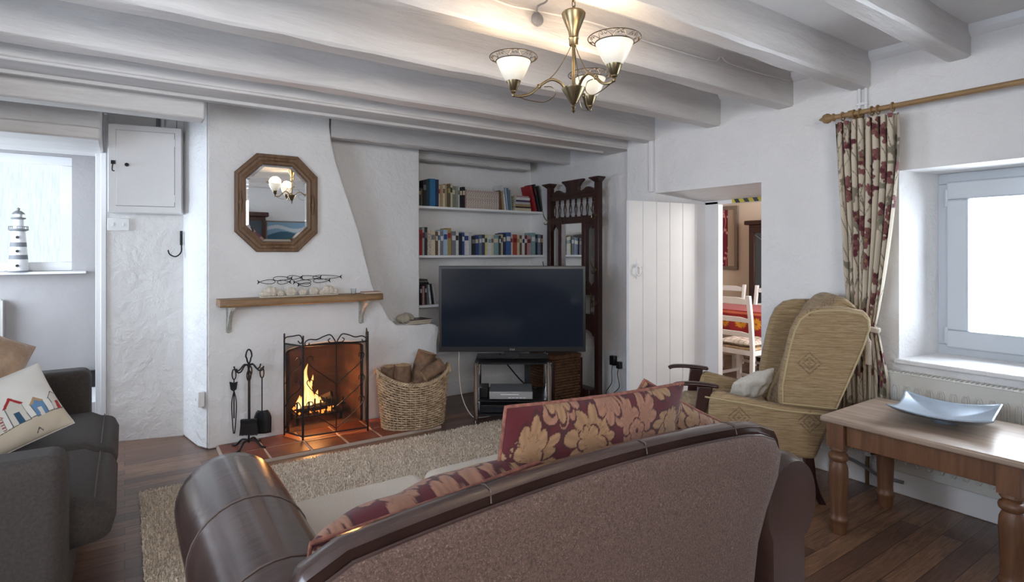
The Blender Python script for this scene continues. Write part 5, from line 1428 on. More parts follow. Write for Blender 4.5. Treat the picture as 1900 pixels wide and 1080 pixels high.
V = np.stack([np.stack([bxy[:, 0] - wx, bxy[:, 1] - wy, z0], 1), np.stack([bxy[:, 0] + wx, bxy[:, 1] + wy, z0], 1),
              np.stack([bxy[:, 0] + wx + lx * 0.5, bxy[:, 1] + wy + ly * 0.5, z0 + lz], 1), np.stack([bxy[:, 0] - wx + lx * 0.5, bxy[:, 1] - wy + ly * 0.5, z0 + lz], 1),
              np.stack([bxy[:, 0] + lx * 1.15, bxy[:, 1] + ly * 1.15, z0 + lz * 0.9], 1)], 1).reshape(-1, 3)
me = bpy.data.meshes.new('pile')
me.vertices.add(len(V)); me.vertices.foreach_set('co', V.astype(np.float32).ravel())
idx = (np.arange(N)[:, None] * 5 + np.array([0, 1, 2, 3, 3, 2, 4])[None]).ravel()
me.loops.add(len(idx)); me.loops.foreach_set('vertex_index', idx.astype(np.int32))
me.polygons.add(2 * N)
st_ = (np.arange(N)[:, None] * 7 + np.array([0, 4])[None]).ravel()
me.polygons.foreach_set('loop_start', st_.astype(np.int32)); me.update(calc_edges=True); me.validate()
me.materials.append(M['rug'])
o = bpy.data.objects.new('pile', me); COL.objects.link(o); o.parent = rug; o['kind'] = 'stuff'
m = MB(); m.grid(lambda u, v: (RX0 + (RX1 - RX0) * u, RY0 + (RY1 - RY0) * v, 0.011 + 0.004 * rs.random()), 120, 90)
part('pile_base', m, 'rug', rug)

# ================================================================== FOREGROUND SOFA (seen from behind)
sofa = thing('leather_sofa', 'brown leather scroll arm sofa with a pile fabric back, seen from behind', 'sofa', (0.95, 1.45, 0))
S = lambda x, y, z: (x - 0.95, y - 1.45, z)
def ztop(x): # camel backed top edge
    t = (x - 0.22) / 1.28
    return 0.818 + 0.042 * math.sin(PI * min(max(t, 0), 1)) ** 0.7
out = []
for x, z in ((0.36, 0.10), (0.34, 0.40), (0.30, 0.54), (0.245, 0.64), (0.215, 0.72), (0.21, 0.775)): out.append((x, z))
for i in range(0, 21):
    x = 0.225 + i / 20 * 1.275
    z = ztop(x) - (0.018 if i == 0 else 0) - (0.016 if i == 20 else 0) - (0.004 if i == 19 else 0)
    out.append((x, z))
for x, z in ((1.518, 0.775), (1.528, 0.74), (1.512, 0.68), (1.455, 0.60), (1.415, 0.52), (1.392, 0.40), (1.385, 0.10)): out.append((x, z))
# body: rear face at y .885, rounded over the top, sloping forward to the seat
rings = []
cxm = 0.86
for (y, sc_, dz) in ((0.892, 0.985, -0.008), (0.885, 0.995, -0.003), (0.895, 1.0, 0.002), (0.915, 1.0, 0.004), (0.935, 0.998, 0.0), (0.950, 0.985, -0.014), (0.965, 0.97, -0.035)):
    rings.append([S(cxm + (x - cxm) * sc_, y, z + dz * (1 if z > 0.5 else 0)) for x, z in out])
m = MB().rings(rings); part('back_frame', m, 'leather', sofa, smooth=60)
# padded front of the backrest
m = MB()
def f(u, v):
    x = 0.37 + u * 1.06; zt = ztop(x) - 0.085
    z = 0.40 + v * (zt - 0.40); y = 1.16 - 0.20 * v ** 1.3 + 0.03 * math.sin(PI * v) * math.sin(2 * PI * u) ** 2
    return S(x, y, z)
m.grid(f, 40, 20); o = part('backrest', m, 'cream_fabric', sofa, smooth=180); q = o.modifiers.new('pad', 'SOLIDIFY'); q.thickness = 0.03; q.offset = 1
# fabric rear panel inset in the leather surround
pan = []
for x, z in out:
    d = Vector((x - cxm, z - 0.45)); 
    ix = x + (0.012 if x < cxm else -0.006); iz = z - 0.026 if z > 0.75 else z
    pan.append((ix, iz))
m = MB(); n = len(pan)
c = (cxm, 0.5)
rr = []
for k, (s_, y) in enumerate(((1.0, 0.889), (0.998, 0.880), (0.985, 0.874), (0.9, 0.868), (0.6, 0.864), (0.2, 0.862))):
    rr.append([S(c[0] + (x - c[0]) * s_, y, c[1] + (z - c[1]) * s_) for x, z in pan])
m.rings(rr); part('rear_panel', m, 'sofa_back', sofa, smooth=180, label='brown pile fabric rear panel')
m = MB(); m.tube([S(x, 0.886, z) for x, z in pan[4:-4]], 0.0045, 8); part('panel_piping', m, 'leather', sofa)
for x in (0.56, 0.98, 1.32): part('leather_seam', MB().tube([S(x, 0.884, ztop(x) - 0.018), S(x + 0.004, 0.893, ztop(x) + 0.004), S(x + 0.006, 0.915, ztop(x) + 0.0055), S(x + 0.008, 0.937, ztop(x) - 0.002)], 0.0016, 5), 'leather_seam', sofa)
def arm_outline(cx, sg, zt=0.66, r=0.148):
    pts = []
    for a in range(-60, 226, 12):
        pts.append((cx + sg * -1 * r * math.cos(R(a)) * 1.0, zt - r + r * math.sin(R(a))))
    # sg=+1: outer side is -x (left arm)
    bot = [(cx + sg * 0.115, 0.32), (cx + sg * 0.12, 0.09), (cx - sg * 0.075, 0.09), (cx - sg * 0.075, 0.30)]
    return pts + bot
def sofa_arm(cx, sg, y0, y1, zt, drop=0.0):
    base = arm_outline(cx, sg, zt)
    # order check: start at outer lower, over the top, to inner lower, then the column
    rings = []
    n = 26
    for i in range(n + 1):
        t = i / n; y = y0 + (y1 - y0) * t
        e = min(t, 1 - t) * (y1 - y0); k = 1.0
        if e < 0.05: k = 0.86 + 0.14 * math.sqrt(max(0, 1 - (1 - e / 0.05) ** 2))
        bul = 1 + 0.012 * math.sin(t * PI * 3)
        zz = -drop * t
        rings.append([S(cx + (x - cx) * k * bul, y, (zt - 0.148) + (z - (zt - 0.148)) * (k * bul if z > 0.34 else 1) + (zz if z > 0.34 else 0)) for x, z in base])
    m = MB().rings(rings)
    o = part('arm', m, 'leather', sofa, smooth=50)
    for t in (0.30, 0.62):
        y = y0 + (y1 - y0) * t; bul = 1 + 0.012 * math.sin(t * PI * 3)
        q = MB().tube([S(cx + (x - cx) * (bul + 0.006), y + 0.02 * (z - 0.6), -drop * t + (zt - 0.148) + (z - (zt - 0.148)) * (bul + 0.006)) for x, z in base[:-4]], 0.0022, 6)
        part('arm_seam', q, 'leather_seam', o)
sofa_arm(0.272, 1, 0.90, 2.03, 0.662)
sofa_arm(1.612, -1, 0.895, 1.97, 0.708, 0.10)
part('seat_base', MB().box(0.38 - 0.95, 0.97 - 1.45, 0.09, 1.49 - 0.95, 1.93 - 1.45, 0.31), 'leather', sofa, bevel=0.02)
for x0, x1 in ((0.405, 0.94), (0.95, 1.465)):
    m = MB(); m.box(x0 - 0.95, 1.10 - 1.45, 0.31, x1 - 0.95, 2.02 - 1.45, 0.455)
    o = part('seat_cushion', m, 'cream_fabric', sofa, bevel=0.045); o.modifiers['edge'].segments = 5
for x in (0.30, 1.56):
    for y in (0.96, 1.90): part('foot', MB().lathe([(0.018, 0), (0.03, 0.09)], (x - 0.95, y - 1.45, 0), 12), 'dark_wood', sofa)
DG = 'red and gold damask cushions on the leather sofa'
M['damask_pipe'] = simple('damask_piping', srgb(120, 74, 62), 0.8, nscale=60, namp=0.5, bscale=400)
cushion('damask_cushion', 'large upright crimson cushion with gold leaf pattern rising above the sofa back', (1.058, 1.165, 0.69), (R(13), R(2.4), R(0)), 0.645, 0.47, 0.15, 'damask', damask, 5, 'damask_pipe', 0.005, 230, 170, 0.03, DG)
cushion('damask_cushion', 'crimson and gold cushion slumped low in the corner beside the leather arm', (0.585, 1.20, 0.605), (R(34), R(-3), R(3)), 0.60, 0.42, 0.22, 'damask', damask, 15, 'damask_pipe', 0.005, 170, 130, 0.03, DG)
cushion('damask_cushion', 'small crimson and gold cushion tipped on its corner at the right sofa arm', (1.44, 1.25, 0.655), (R(16), R(28), R(-10)), 0.40, 0.36, 0.16, 'damask', damask, 25, 'damask_pipe', 0.005, 130, 120, 0.04, DG)
m = MB()
m.grid(lambda u, v: (0.80 + 0.10 * u, 1.46 + 0.16 * v + 0.01 * u, 0.462 + 0.09 * max(0, 1 - v * 2.2) + 0.006 * math.sin(9 * u)), 14, 14)
o = solo('folded_cloth', m, 'white_fabric', 'small folded white cloth on the sofa seat beside the large crimson cushion', 'cloth', smooth=180); q = o.modifiers.new('thick', 'SOLIDIFY'); q.thickness = 0.008; q.offset = 1

# ================================================================== GREY SOFA ON THE LEFT
gs = thing('grey_sofa', 'charcoal brown fabric two seat sofa at the left edge, facing the rug', 'sofa', (-0.6, 3.2, 0))
G = lambda x, y, z: (x + 0.6, y - 3.2, z)
def gbox(name, x0, y0, z0, x1, y1, z1, bev, seg=5, mat='sofa_grey'):
    m = MB(); a, b = G(x0, y0, z0), G(x1, y1, z1); m.box(*a, *b)
    o = part(name, m, mat, gs, bevel=bev, smooth=60); o.modifiers['edge'].segments = seg; return o
for y0, y1 in ((2.30, 2.49), (3.90, 4.09)):
    gbox('arm', -1.12, y0, 0.06, -0.155, y1, 0.645, 0.05)
for y0, y1 in ((2.492, 3.192), (3.198, 3.898)):
    m = MB(); cx0, cx1 = -0.92, -0.03
    def f(u, v, y0=y0, y1=y1):
        pass
    nU, nV = 36, 28; rings = []
    for j in range(nV):
        a = 2 * PI * j / nV
        ring = []
        for i in range(nU):
            t = i / (nU - 1); e = min(t, 1 - t) * 2
            k = (1 - (1 - min(1, e * 6)) ** 2) ** 0.5 if e < 1 / 6 else 1.0
            ex = 0.30
            ca, sa = math.cos(a), math.sin(a)
            px = (abs(ca) ** ex) * (1 if ca > 0 else -1); pz = (abs(sa) ** ex) * (1 if sa > 0 else -1)
            xx = -0.50 + px * 0.455 * (0.93 + 0.07 * k); zz = 0.335 + pz * (0.055 + 0.035 * k) + (0.012 * math.sin(PI * t) if sa > 0 else 0)
            ring.append(G(xx + (0.02 * (1 - abs(pz)) if ca > 0 else 0), y0 + (y1 - y0) * t, zz - (0.02 if xx > -0.12 and sa > 0 else 0)))
        rings.append(ring)
    vs = [p for r_ in rings for p in r_]; fs = []
    for j in range(nV):
        for i in range(nU - 1): fs.append((j * nU + i, j * nU + i + 1, ((j + 1) % nV) * nU + i + 1, ((j + 1) % nV) * nU + i))
    fs.append(tuple(j * nU for j in range(nV))); fs.append(tuple(j * nU + nU - 1 for j in range(nV)))
    m.add(vs, fs); sc2 = part('seat_cushion', m, 'sofa_grey', gs, smooth=50)
    part('cushion_seam', MB().tube([G(-0.09, y0 + (y1 - y0) * t, 0.405 + 0.008 * math.sin(PI * t)) for t in [k / 12 for k in range(1, 12)]], 0.0025, 6), 'leather_seam', sc2)
gbox('seat_base', -1.10, 2.48, 0.06, -0.16, 3.91, 0.25, 0.02, 3)
gbox('backrest', -1.26, 2.32, 0.06, -1.02, 4.07, 0.82, 0.06)
for y0, y1 in ((2.50, 3.19), (3.20, 3.89)): gbox('back_cushion', -1.05, y0, 0.42, -0.86, y1, 0.85, 0.07)
for x in (-1.18, -0.22):
    for y in (2.36, 4.02): a = G(x, y, 0); part('foot', MB().box(a[0] - 0.025, a[1] - 0.025, 0, a[0] + 0.025, a[1] + 0.025, 0.06), 'dark_wood', gs)
def huts(P, seed):
    P = (P + np.array([0.0, -0.01])) / 1.22
    col = np.tile(np.array(srgb(222, 220, 214)), (len(P), 1)); x, z = P[:, 0], P[:, 1]
    sand = z < -0.075 + 0.01 * np.sin(14 * x); col[sand] = srgb(196, 184, 164)
    ln = np.abs(z + 0.075 - 0.01 * np.sin(14 * x)) < 0.002; col[ln] = srgb(120, 110, 96)
    specs = [(-0.055, 0.050, srgb(56, 84, 124), srgb(56, 84, 124)), (0.0, 0.042, srgb(204, 198, 188), srgb(160, 50, 60)), (0.062, 0.066, srgb(206, 202, 192), srgb(160, 34, 44)), (0.130, 0.048, srgb(96, 132, 170), srgb(170, 140, 104)), (0.190, 0.048, srgb(206, 200, 190), srgb(70, 74, 84))]
    for i, (cx, w, body, roof) in enumerate(specs):
        h = w * 1.05; b = -0.07
        bd = (np.abs(x - cx) < w / 2 * 0.86) & (z > b) & (z < b + h); col[bd] = body
        if i in (0, 1):
            st = bd & (np.mod(z - b, 0.010) < 0.004); col[st] = srgb(196, 190, 182) if i == 0 else roof
        out_ = bd & ((np.abs(np.abs(x - cx) - w / 2 * 0.86) < 0.0025) | (z < b + 0.0025)); col[out_] = srgb(90, 92, 100)
        rf = (z > b + h) & (np.abs(x - cx) < (b + h + w * 0.55 - z) * 0.95) & (z < b + h + w * 0.6); col[rf] = body
        re_ = rf & (np.abs(x - cx) > (b + h + w * 0.55 - z) * 0.95 - (0.012 if i in (2, 3) else 0.004)); col[re_] = roof
        dr_ = (np.abs(x - cx) < w * 0.14) & (z > b) & (z < b + h * 0.65); col[dr_] = (srgb(48, 76, 112), srgb(206, 200, 190), srgb(40, 78, 104), srgb(208, 202, 192), srgb(164, 34, 46))[i]
    bird = (np.abs(x - 0.10) < 0.010) & (np.abs(z + 0.115 - 0.006 * np.cos((x - 0.10) * 300)) < 0.003); col[bird] = srgb(60, 60, 66)
    return col
cushion('beach_hut_cushion', 'white oblong cushion embroidered with a row of coloured beach huts', (-0.485, 3.30, 0.565), (R(-28), R(-15), R(30)), 0.52, 0.33, 0.13, 'print', huts, 3, 'white_fabric', 0.003, 260, 170, 0.04)
cushion('tan_cushion', 'plain tan velvet cushion standing on its corner behind the beach hut cushion', (-0.585, 3.52, 0.755), (R(-20), R(30), R(28)), 0.42, 0.42, 0.14, 'tan_fabric', None, 9, 'tan_fabric', 0.003, 60, 60, 0.05)

# ================================================================== WING ARMCHAIR
wc = thing('wing_armchair', 'mustard chenille wing armchair with dark wooden arm fronts by the window curtain', 'armchair', (2.889, 1.932, 0), R(42.8))
wing = [(-0.165, 0.50), (-0.165, 0.60), (-0.185, 0.72), (-0.205, 0.82), (-0.225, 0.90), (-0.255, 0.965), (-0.30, 1.005), (-0.36, 1.02), (-0.47, 1.022), (-0.56, 1.005), (-0.59, 0.975), (-0.595, 0.92), (-0.565, 0.82), (-0.50, 0.65), (-0.435, 0.485)]
low = [(-0.335, 0.235), (-0.43, 0.485), (-0.165, 0.505), (0.0, 0.53), (0.14, 0.562), (0.175, 0.552), (0.185, 0.50), (0.19, 0.235)]
for sg in (-1, 1):
    x0, x1 = (sg * 0.205, sg * 0.275)
    o = part('wing', MB().prism(wing, lambda p, q, t: (t, p, q), x0, x1), 'chenille', wc, bevel=0.024, smooth=60); o.modifiers['edge'].segments = 4
    part('piping', MB().tube([(sg * 0.272, p, q) for p, q in [(0.5 * 0 + a * 0.93 - 0.026, 0.76 + (b - 0.76) * 0.93) for a, b in wing]], 0.0048, 8, closed=True), 'chenille_pipe', o)
    o = part('arm', MB().prism(low, lambda p, q, t: (t, p, q), x0, x1), 'chenille', wc, bevel=0.022, smooth=60); o.modifiers['edge'].segments = 4
    part('piping', MB().tube(spline([(sg * 0.276, p, q) for p, q in ((0.205, 0.53), (0.0, 0.505), (-0.17, 0.482), (-0.42, 0.468))], 6), 0.0045, 8), 'chenille_pipe', o)
    m = MB(); m.tube(spline([(sg * 0.24, 0.13, 0.580), (sg * 0.24, 0.20, 0.588), (sg * 0.242, 0.29, 0.590), (sg * 0.245, 0.345, 0.584), (sg * 0.245, 0.365, 0.572)], 6), [0.012] + [0.028] * 23 + [0.012], 14, flat=0.42)
    wd = part('wooden_armrest', m, 'dark_wood', wc, smooth=180)
    rg = []
    for t in range(13):
        k = t / 12; z = 0.58 - 0.31 * k; y = 0.200 + 0.012 * math.sin(k * PI) + 0.045 * k ** 1.5
        hw, hd = 0.020 + 0.004 * math.cos(k * 6), 0.026 + 0.012 * abs(1 - 2 * k)
        rg.append([(sg * 0.24 - hw, y - hd, z), (sg * 0.24 + hw, y - hd, z), (sg * 0.24 + hw, y + hd, z), (sg * 0.24 - hw, y + hd, z)])
    part('arm_post', MB().rings(rg), 'dark_wood', wd, bevel=0.005)
    part('front_leg', MB().lathe([(0.014, 0), (0.019, 0.03), (0.024, 0.10), (0.028, 0.24)], (sg * 0.22, 0.18, 0), 12), 'dark_wood', wc)
    rg = [[(sg * 0.235 + a * h_, y + b * h_, z) for a, b in ((-1, -1), (1, -1), (1, 1), (-1, 1))] for z, y, h_ in ((0, -0.375, 0.017), (0.06, -0.345, 0.018), (0.14, -0.322, 0.021), (0.26, -0.305, 0.025))]
    part('rear_leg', MB().rings(rg), 'dark_wood', wc, bevel=0.004)
m = MB()
bp = []
for (y, z, t) in ((-0.19, 0.40, 0.10), (-0.22, 0.50, 0.13), (-0.27, 0.62, 0.145), (-0.305, 0.74, 0.13), (-0.35, 0.88, 0.125), (-0.405, 0.99, 0.12), (-0.46, 1.045, 0.09), (-0.50, 1.062, 0.04)):
    bp.append((y, z, t))
rings = []
for (y, z, t) in bp:
    ring = []; nn = 12
    for i in range(nn):
        s_ = -1 + 2 * i / (nn - 1); ring.append((s_ * 0.205, y + 0.03 * (1 - s_ * s_), z + 0.018 * (1 - s_ * s_) * (z > 0.95)))
    for i in range(nn):
        s_ = 1 - 2 * i / (nn - 1); ring.append((s_ * 0.205, y - t, z - 0.04 + 0.018 * (1 - s_ * s_) * (z > 0.95)))
    rings.append(ring)
m.rings(rings); o = part('backrest', m, 'chenille', wc, bevel=0.015, smooth=60)
m = MB(); m.prism([(-0.33, 0.235), (-0.43, 0.485), (-0.585, 0.92), (-0.56, 0.99), (-0.52, 0.99), (-0.38, 0.50), (-0.29, 0.235)], lambda p, q, t: (t, p, q), -0.206, 0.206); part('outer_back', m, 'chenille', wc, bevel=0.01)
part('seat_frame', MB().box(-0.206, -0.29, 0.225, 0.206, 0.225, 0.33), 'chenille', wc, bevel=0.015)
o = part('seat_cushion', MB().box(-0.203, -0.18, 0.33, 0.203, 0.30, 0.455), 'chenille', wc, bevel=0.04, smooth=60); o.modifiers['edge'].segments = 5
W3 = Matrix.Translation((2.889, 1.932, 0)) @ Matrix.Rotation(R(42.8), 4, 'Z')
p = W3 @ Vector((-0.06, -0.06, 0.545))
cushion('small_white_cushion', 'small plain off white cushion leaning on the armchair seat', p, (R(-35), R(14), R(42.8 + 120)), 0.28, 0.20, 0.09, 'white_fabric', None, 30, None, nu=50, nv=40, pinch=0.05)

# ================================================================== CURTAIN AND POLE
PX, PZ = 3.322, 2.066
pole = thing('curtain_pole', 'turned wooden curtain pole above the side window', 'curtain pole', (PX, 0.7, PZ))
part('rod', MB().tube([(0, -1.05, 0), (0, 0.90, 0)], 0.014, 16), 'pole_wood', pole)
m = MB(); m.lathe([(0.001, 0.0), (0.014, 0.0), (0.022, 0.006), (0.022, 0.012), (0.014, 0.018), (0.024, 0.03), (0.029, 0.045), (0.024, 0.062), (0.012, 0.072), (0.010, 0.078), (0.004, 0.088), (0.001, 0.092)], seg=20); m.xf(Matrix.Translation((0, 0.90, 0)) @ Matrix.Rotation(R(-90), 4, 'X')); part('finial', m, 'pole_wood', pole)
for y in (0.815, -0.9):
    m = MB(); m.tube([(0.127, y, 0), (0.0, y, 0)], 0.014, 12); m.tube([(0.127, y, 0), (0.117, y, 0)], 0.032, 16); m.tube([(0.0, y - 0.012, 0), (0.0, y + 0.012, 0)], 0.021, 16); part('bracket', m, 'pole_wood', pole)
cur = thing('floral_curtain', 'cream curtain printed with burgundy flowers and grey green leaves, tied back', 'curtain', (PX, 1.44, 0))
def cur_fn(u, v):
    z = 2.03 - v * 1.81
    ztie = 0.90
    if z > ztie: t = (z - ztie) / (2.03 - ztie); hw = 0.066 + (0.155 - 0.066) * min(1, t * 1.25) ** 0.75; c = 0.005 + 0.012 * (1 - t) - 0.03 * math.sin(PI * t) * 0.5
    else: t = (ztie - z) / (ztie - 0.22); hw = 0.066 + 0.055 * min(1, t * 2.5) ** 0.7; c = 0.012
    s_ = 2 * u - 1
    ph = 2 * PI * 8.5 * u
    am = (0.026 if z > ztie else 0.022) * (0.55 + 0.45 * min(1, abs(z - ztie) / 0.3))
    if z > 1.96: am *= 0.8
    y = c - s_ * hw + 0.35 * hw / 8 * math.sin(2 * ph + 1.1 * v * 3)
    x = am * math.sin(ph + 1.4 * math.sin(v * 3.1)) + 0.006 * math.sin(ph * 0.5 + 7 * v)
    return (x, y, z)
nu, nv = 300, 330
m = MB(); m.grid(cur_fn, nu, nv)
jj, ii = np.meshgrid(np.arange(nv), np.arange(nu), indexing='ij')
Pc = np.stack([(ii / (nu - 1) * 0.95).ravel(), (jj / (nv - 1) * 1.81).ravel()], 1)
m.c = cream_floral(Pc, 4)
o = part('drape', m, 'print', cur, smooth=180)
m = MB(); m.tube([(0.034 * math.cos(q), 0.012 + 0.074 * math.sin(q), 0.90 + 0.02 * math.sin(q)) for q in [2 * PI * k / 40 for k in range(40)]], 0.010, 8, closed=True, flat=1.6); part('tieback', m, 'cream_fabric', cur)
m = MB(); m.tube(spline([(-0.034, -0.02, 0.89), (-0.045, -0.03, 0.84), (-0.04, -0.03, 0.76), (-0.042, -0.03, 0.70)], 5), [0.006] * 6 + [0.015] * 5 + [0.017] * 5, 10); part('tassel', m, 'cream_fabric', cur)
for y in (0.12, 0.06, 0.03, -0.03, -0.06, -0.13):
    part('curtain_ring', MB().tube([(0.023 * math.cos(q), y, PZ - 0.004 + 0.023 * math.sin(q)) for q in [2 * PI * k / 24 for k in range(24)]], 0.004, 8, closed=True), 'pole_wood', cur)

# ================================================================== PINE SIDE TABLE AND DISH
tb = thing('pine_side_table', 'worn pine table with chunky turned legs under the side window', 'table', (2.97, 0.99, 0))
o = part('table_top', MB().box(-0.295, -0.37, 0.512, 0.295, 0.37, 0.54), 'pine_top', tb, bevel=0.009); o.modifiers['edge'].segments = 3
for y in (-0.315, 0.315): part('apron', MB().box(-0.20, y - 0.011, 0.415, 0.20, y + 0.011, 0.512), 'pine', tb, bevel=0.003)
for x in (-0.245, 0.245): part('apron', MB().box(x - 0.011, -0.27, 0.415, x + 0.011, 0.27, 0.512), 'pine', tb, bevel=0.003)
for x in (-0.24, 0.24):
    for y in (-0.31, 0.31):
        m = MB(); m.box(x - 0.037, y - 0.037, 0.40, x + 0.037, y + 0.037, 0.512)
        m.lathe([(0.029, 0.0), (0.031, 0.005), (0.033, 0.03), (0.036, 0.055), (0.041, 0.062), (0.041, 0.074), (0.036, 0.08), (0.034, 0.10), (0.036, 0.16), (0.039, 0.23), (0.040, 0.28), (0.038, 0.31), (0.031, 0.328), (0.029, 0.333), (0.040, 0.343), (0.042, 0.355), (0.038, 0.366), (0.030, 0.371), (0.030, 0.378), (0.038, 0.388), (0.036, 0.40)], (x, y, 0), 28)
        part('leg', m, 'pine', tb, smooth=40)
dish = thing('square_dish', 'large square silver grey dish with upswept corners on the pine table', 'dish', (3.02, 0.985, 0.541), R(10))
m = MB()
def f(u, v):
    a, b = 2 * u - 1, 2 * v - 1; r4 = max(abs(a), abs(b)); h = 0.020 + 0.026 * (a * a * b * b) + 0.034 * (max(abs(a), abs(b)) ** 2.2)
    sx = a * 0.185 * (1 - 0.06 * (1 - b * b)); sy = b * 0.185 * (1 - 0.06 * (1 - a * a))
    return (sx, sy, h)
m.grid(f, 40, 40); o = part('bowl', m, 'plate', dish, smooth=180); q = o.modifiers.new('thick', 'SOLIDIFY'); q.thickness = 0.005; q.offset = 0
part('foot', MB().lathe([(0.001, 0.0), (0.050, 0.0), (0.052, 0.006), (0.048, 0.012), (0.066, 0.019), (0.001, 0.019)], seg=30), 'plate', dish)

# ================================================================== DINING ROOM
def dining_chair(loc, rz, label):
    t = thing('dining_chair', label, 'chair', loc, rz, 'white dining chairs round the table')
    for sg in (-1, 1):
        m = MB(); m.rings([[(sg * 0.19 + a * 0.018, y + b * 0.016, z) for a, b in ((-1, -1), (1, -1), (1, 1), (-1, 1))] for z, y in ((0, -0.20), (0.44, -0.19), (0.70, -0.215), (0.92, -0.25))]); part('back_leg', m, 'white_wood', t, bevel=0.003)
        part('front_leg', MB().box(sg * 0.19 - 0.018, 0.17, 0, sg * 0.19 + 0.018, 0.206, 0.44), 'white_wood', t, bevel=0.003)
        part('stretcher', MB().box(sg * 0.19 - 0.009, -0.19, 0.16, sg * 0.19 + 0.009, 0.18, 0.185), 'white_wood', t)
    for z, h in ((0.84, 0.06), (0.68, 0.045), (0.55, 0.045)):
        yb2 = -0.19 - (z - 0.44) * 0.12; m = MB()
        m.prism([(-0.175, 0), (0.175, 0), (0.175, h * 0.75), (0.09, h), (-0.09, h), (-0.175, h * 0.75)], lambda p, q, s_: (p, s_, z + q), yb2 - 0.012, yb2 + 0.006); part('ladder_slat', m, 'white_wood', t, bevel=0.003)
    part('seat_rail', MB().box(-0.20, -0.19, 0.385, 0.20, 0.20, 0.43), 'white_wood', t, bevel=0.003)
    part('rush_seat', MB().box(-0.20, -0.18, 0.43, 0.20, 0.205, 0.452), 'wicker', t, bevel=0.008)
    for y in (-0.195, 0.188): part('stretcher', MB().box(-0.18, y - 0.009, 0.11, 0.18, y + 0.009, 0.135), 'white_wood', t)
    return t
dc = dining_chair((4.72, 3.07, 0), R(-90), 'white ladder back dining chair seen through the doorway, its back to the door')
dup(dc, (5.74, 4.10, 0), R(90), 'white ladder back chair across the dining table, below the framed mirror')
dup(dc, (5.74, 3.56, 0), R(90), 'white ladder back chair across the dining table, beside the glazed cabinet')
pad = thing('seat_pad', 'striped tied seat pad on the near dining chair', 'seat pad', (4.72, 3.07, 0.453))
def stripes(P, seed):
    col = np.tile(np.array(srgb(196, 184, 172)), (len(P), 1)); col[np.mod(P[:, 0], 0.05) < 0.007] = srgb(140, 74, 70); col[np.mod(P[:, 1] + 0.01, 0.05) < 0.005] = srgb(120, 108, 96); return col
mb, loop = pillow_mesh(0.38, 0.38, 0.07, 60, 60, stripes, 2); mb.xf(Matrix.Translation((0, 0, 0.03)) @ Matrix.Rotation(R(90), 4, 'X')); part('cover', mb, 'print', pad, smooth=180)
part('piping', MB().tube(loop, 0.003, 6, closed=True).xf(Matrix.Translation((0, 0, 0.03)) @ Matrix.Rotation(R(90), 4, 'X')), 'white_fabric', pad)
dt = thing('dining_table', 'wooden dining table under a red cloth beyond the doorway', 'table', (5.22, 3.55, 0))
part('table_top', MB().box(-0.33, -0.85, 0.70, 0.33, 0.85, 0.735), 'pine', dt, bevel=0.004)
for x in (-0.27, 0.27):
    for y in (-0.78, 0.78): part('leg', MB().lathe([(0.022, 0), (0.035, 0.1), (0.03, 0.2), (0.035, 0.7)], (x, y, 0), 14), 'pine', dt)
m = MB()
nu, nv = 150, 260
def f(u, v):
    a, b = (2 * u - 1) * 0.56, (2 * v - 1) * 1.08
    ex, ey = max(0, abs(a) - 0.335), max(0, abs(b) - 0.855)
    dr = max(ex, ey); x = max(-0.338, min(0.338, a)) + (0.02 * math.sin(b * 22) * min(1, ex * 6) if ex > 0 else 0) * (1 if a > 0 else -1)
    y = max(-0.858, min(0.858, b)) + (0.02 * math.sin(a * 22) * min(1, ey * 6) if ey > 0 else 0) * (1 if b > 0 else -1)
    return (x, y, 0.739 - dr)
m.grid(f, nu, nv)
jj, ii = np.meshgrid(np.arange(nv), np.arange(nu), indexing='ij')
Pt = np.stack([((2 * ii / (nu - 1) - 1) * 0.56).ravel(), ((2 * jj / (nv - 1) - 1) * 1.08).ravel()], 1)
col = np.tile(np.array(srgb(150, 28, 34)), (len(Pt), 1)); mo = []
for b in np.arange(-1.0, 1.05, 0.17):
    for a in (-0.45, 0.45): mo.append(dict(c=(a, b), a=0, s=0.062, k=14, b=0.55, col=srgb(232, 160, 40), edge=srgb(190, 90, 30), corecol=srgb(150, 60, 20)))
col = motif_field(Pt, mo, col); ed = (np.abs(np.abs(Pt[:, 0]) - 0.36) < 0.012); col[ed] = srgb(222, 120, 90); m.c = col
o = solo('tablecloth', m, 'red_cloth', 'red tablecloth bordered with yellow sunflowers on the dining table', 'tablecloth', loc=(5.22, 3.55, 0), smooth=60)
mir2 = thing('painted_mirror', 'tall framed mirror with a painted burgundy curtain reflection on the dining room wall', 'picture', (DX - 0.002, 4.46, 1.48))  # mirror; the curtain it reflects is painted on as a floral panel
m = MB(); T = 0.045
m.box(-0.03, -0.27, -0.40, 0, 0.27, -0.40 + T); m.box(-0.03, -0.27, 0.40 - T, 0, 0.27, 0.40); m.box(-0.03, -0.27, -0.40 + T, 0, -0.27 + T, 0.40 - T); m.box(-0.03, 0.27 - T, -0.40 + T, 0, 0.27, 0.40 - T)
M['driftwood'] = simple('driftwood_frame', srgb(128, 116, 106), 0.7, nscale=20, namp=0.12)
part('frame', m, 'driftwood', mir2, bevel=0.004)
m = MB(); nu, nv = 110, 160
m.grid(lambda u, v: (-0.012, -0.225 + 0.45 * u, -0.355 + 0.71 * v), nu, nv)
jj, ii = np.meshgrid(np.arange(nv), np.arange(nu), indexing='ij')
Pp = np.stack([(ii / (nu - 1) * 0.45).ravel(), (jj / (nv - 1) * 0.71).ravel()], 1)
col = np.tile(np.array(srgb(116, 20, 44)), (len(Pp), 1)); rs = random.Random(2); mo = []
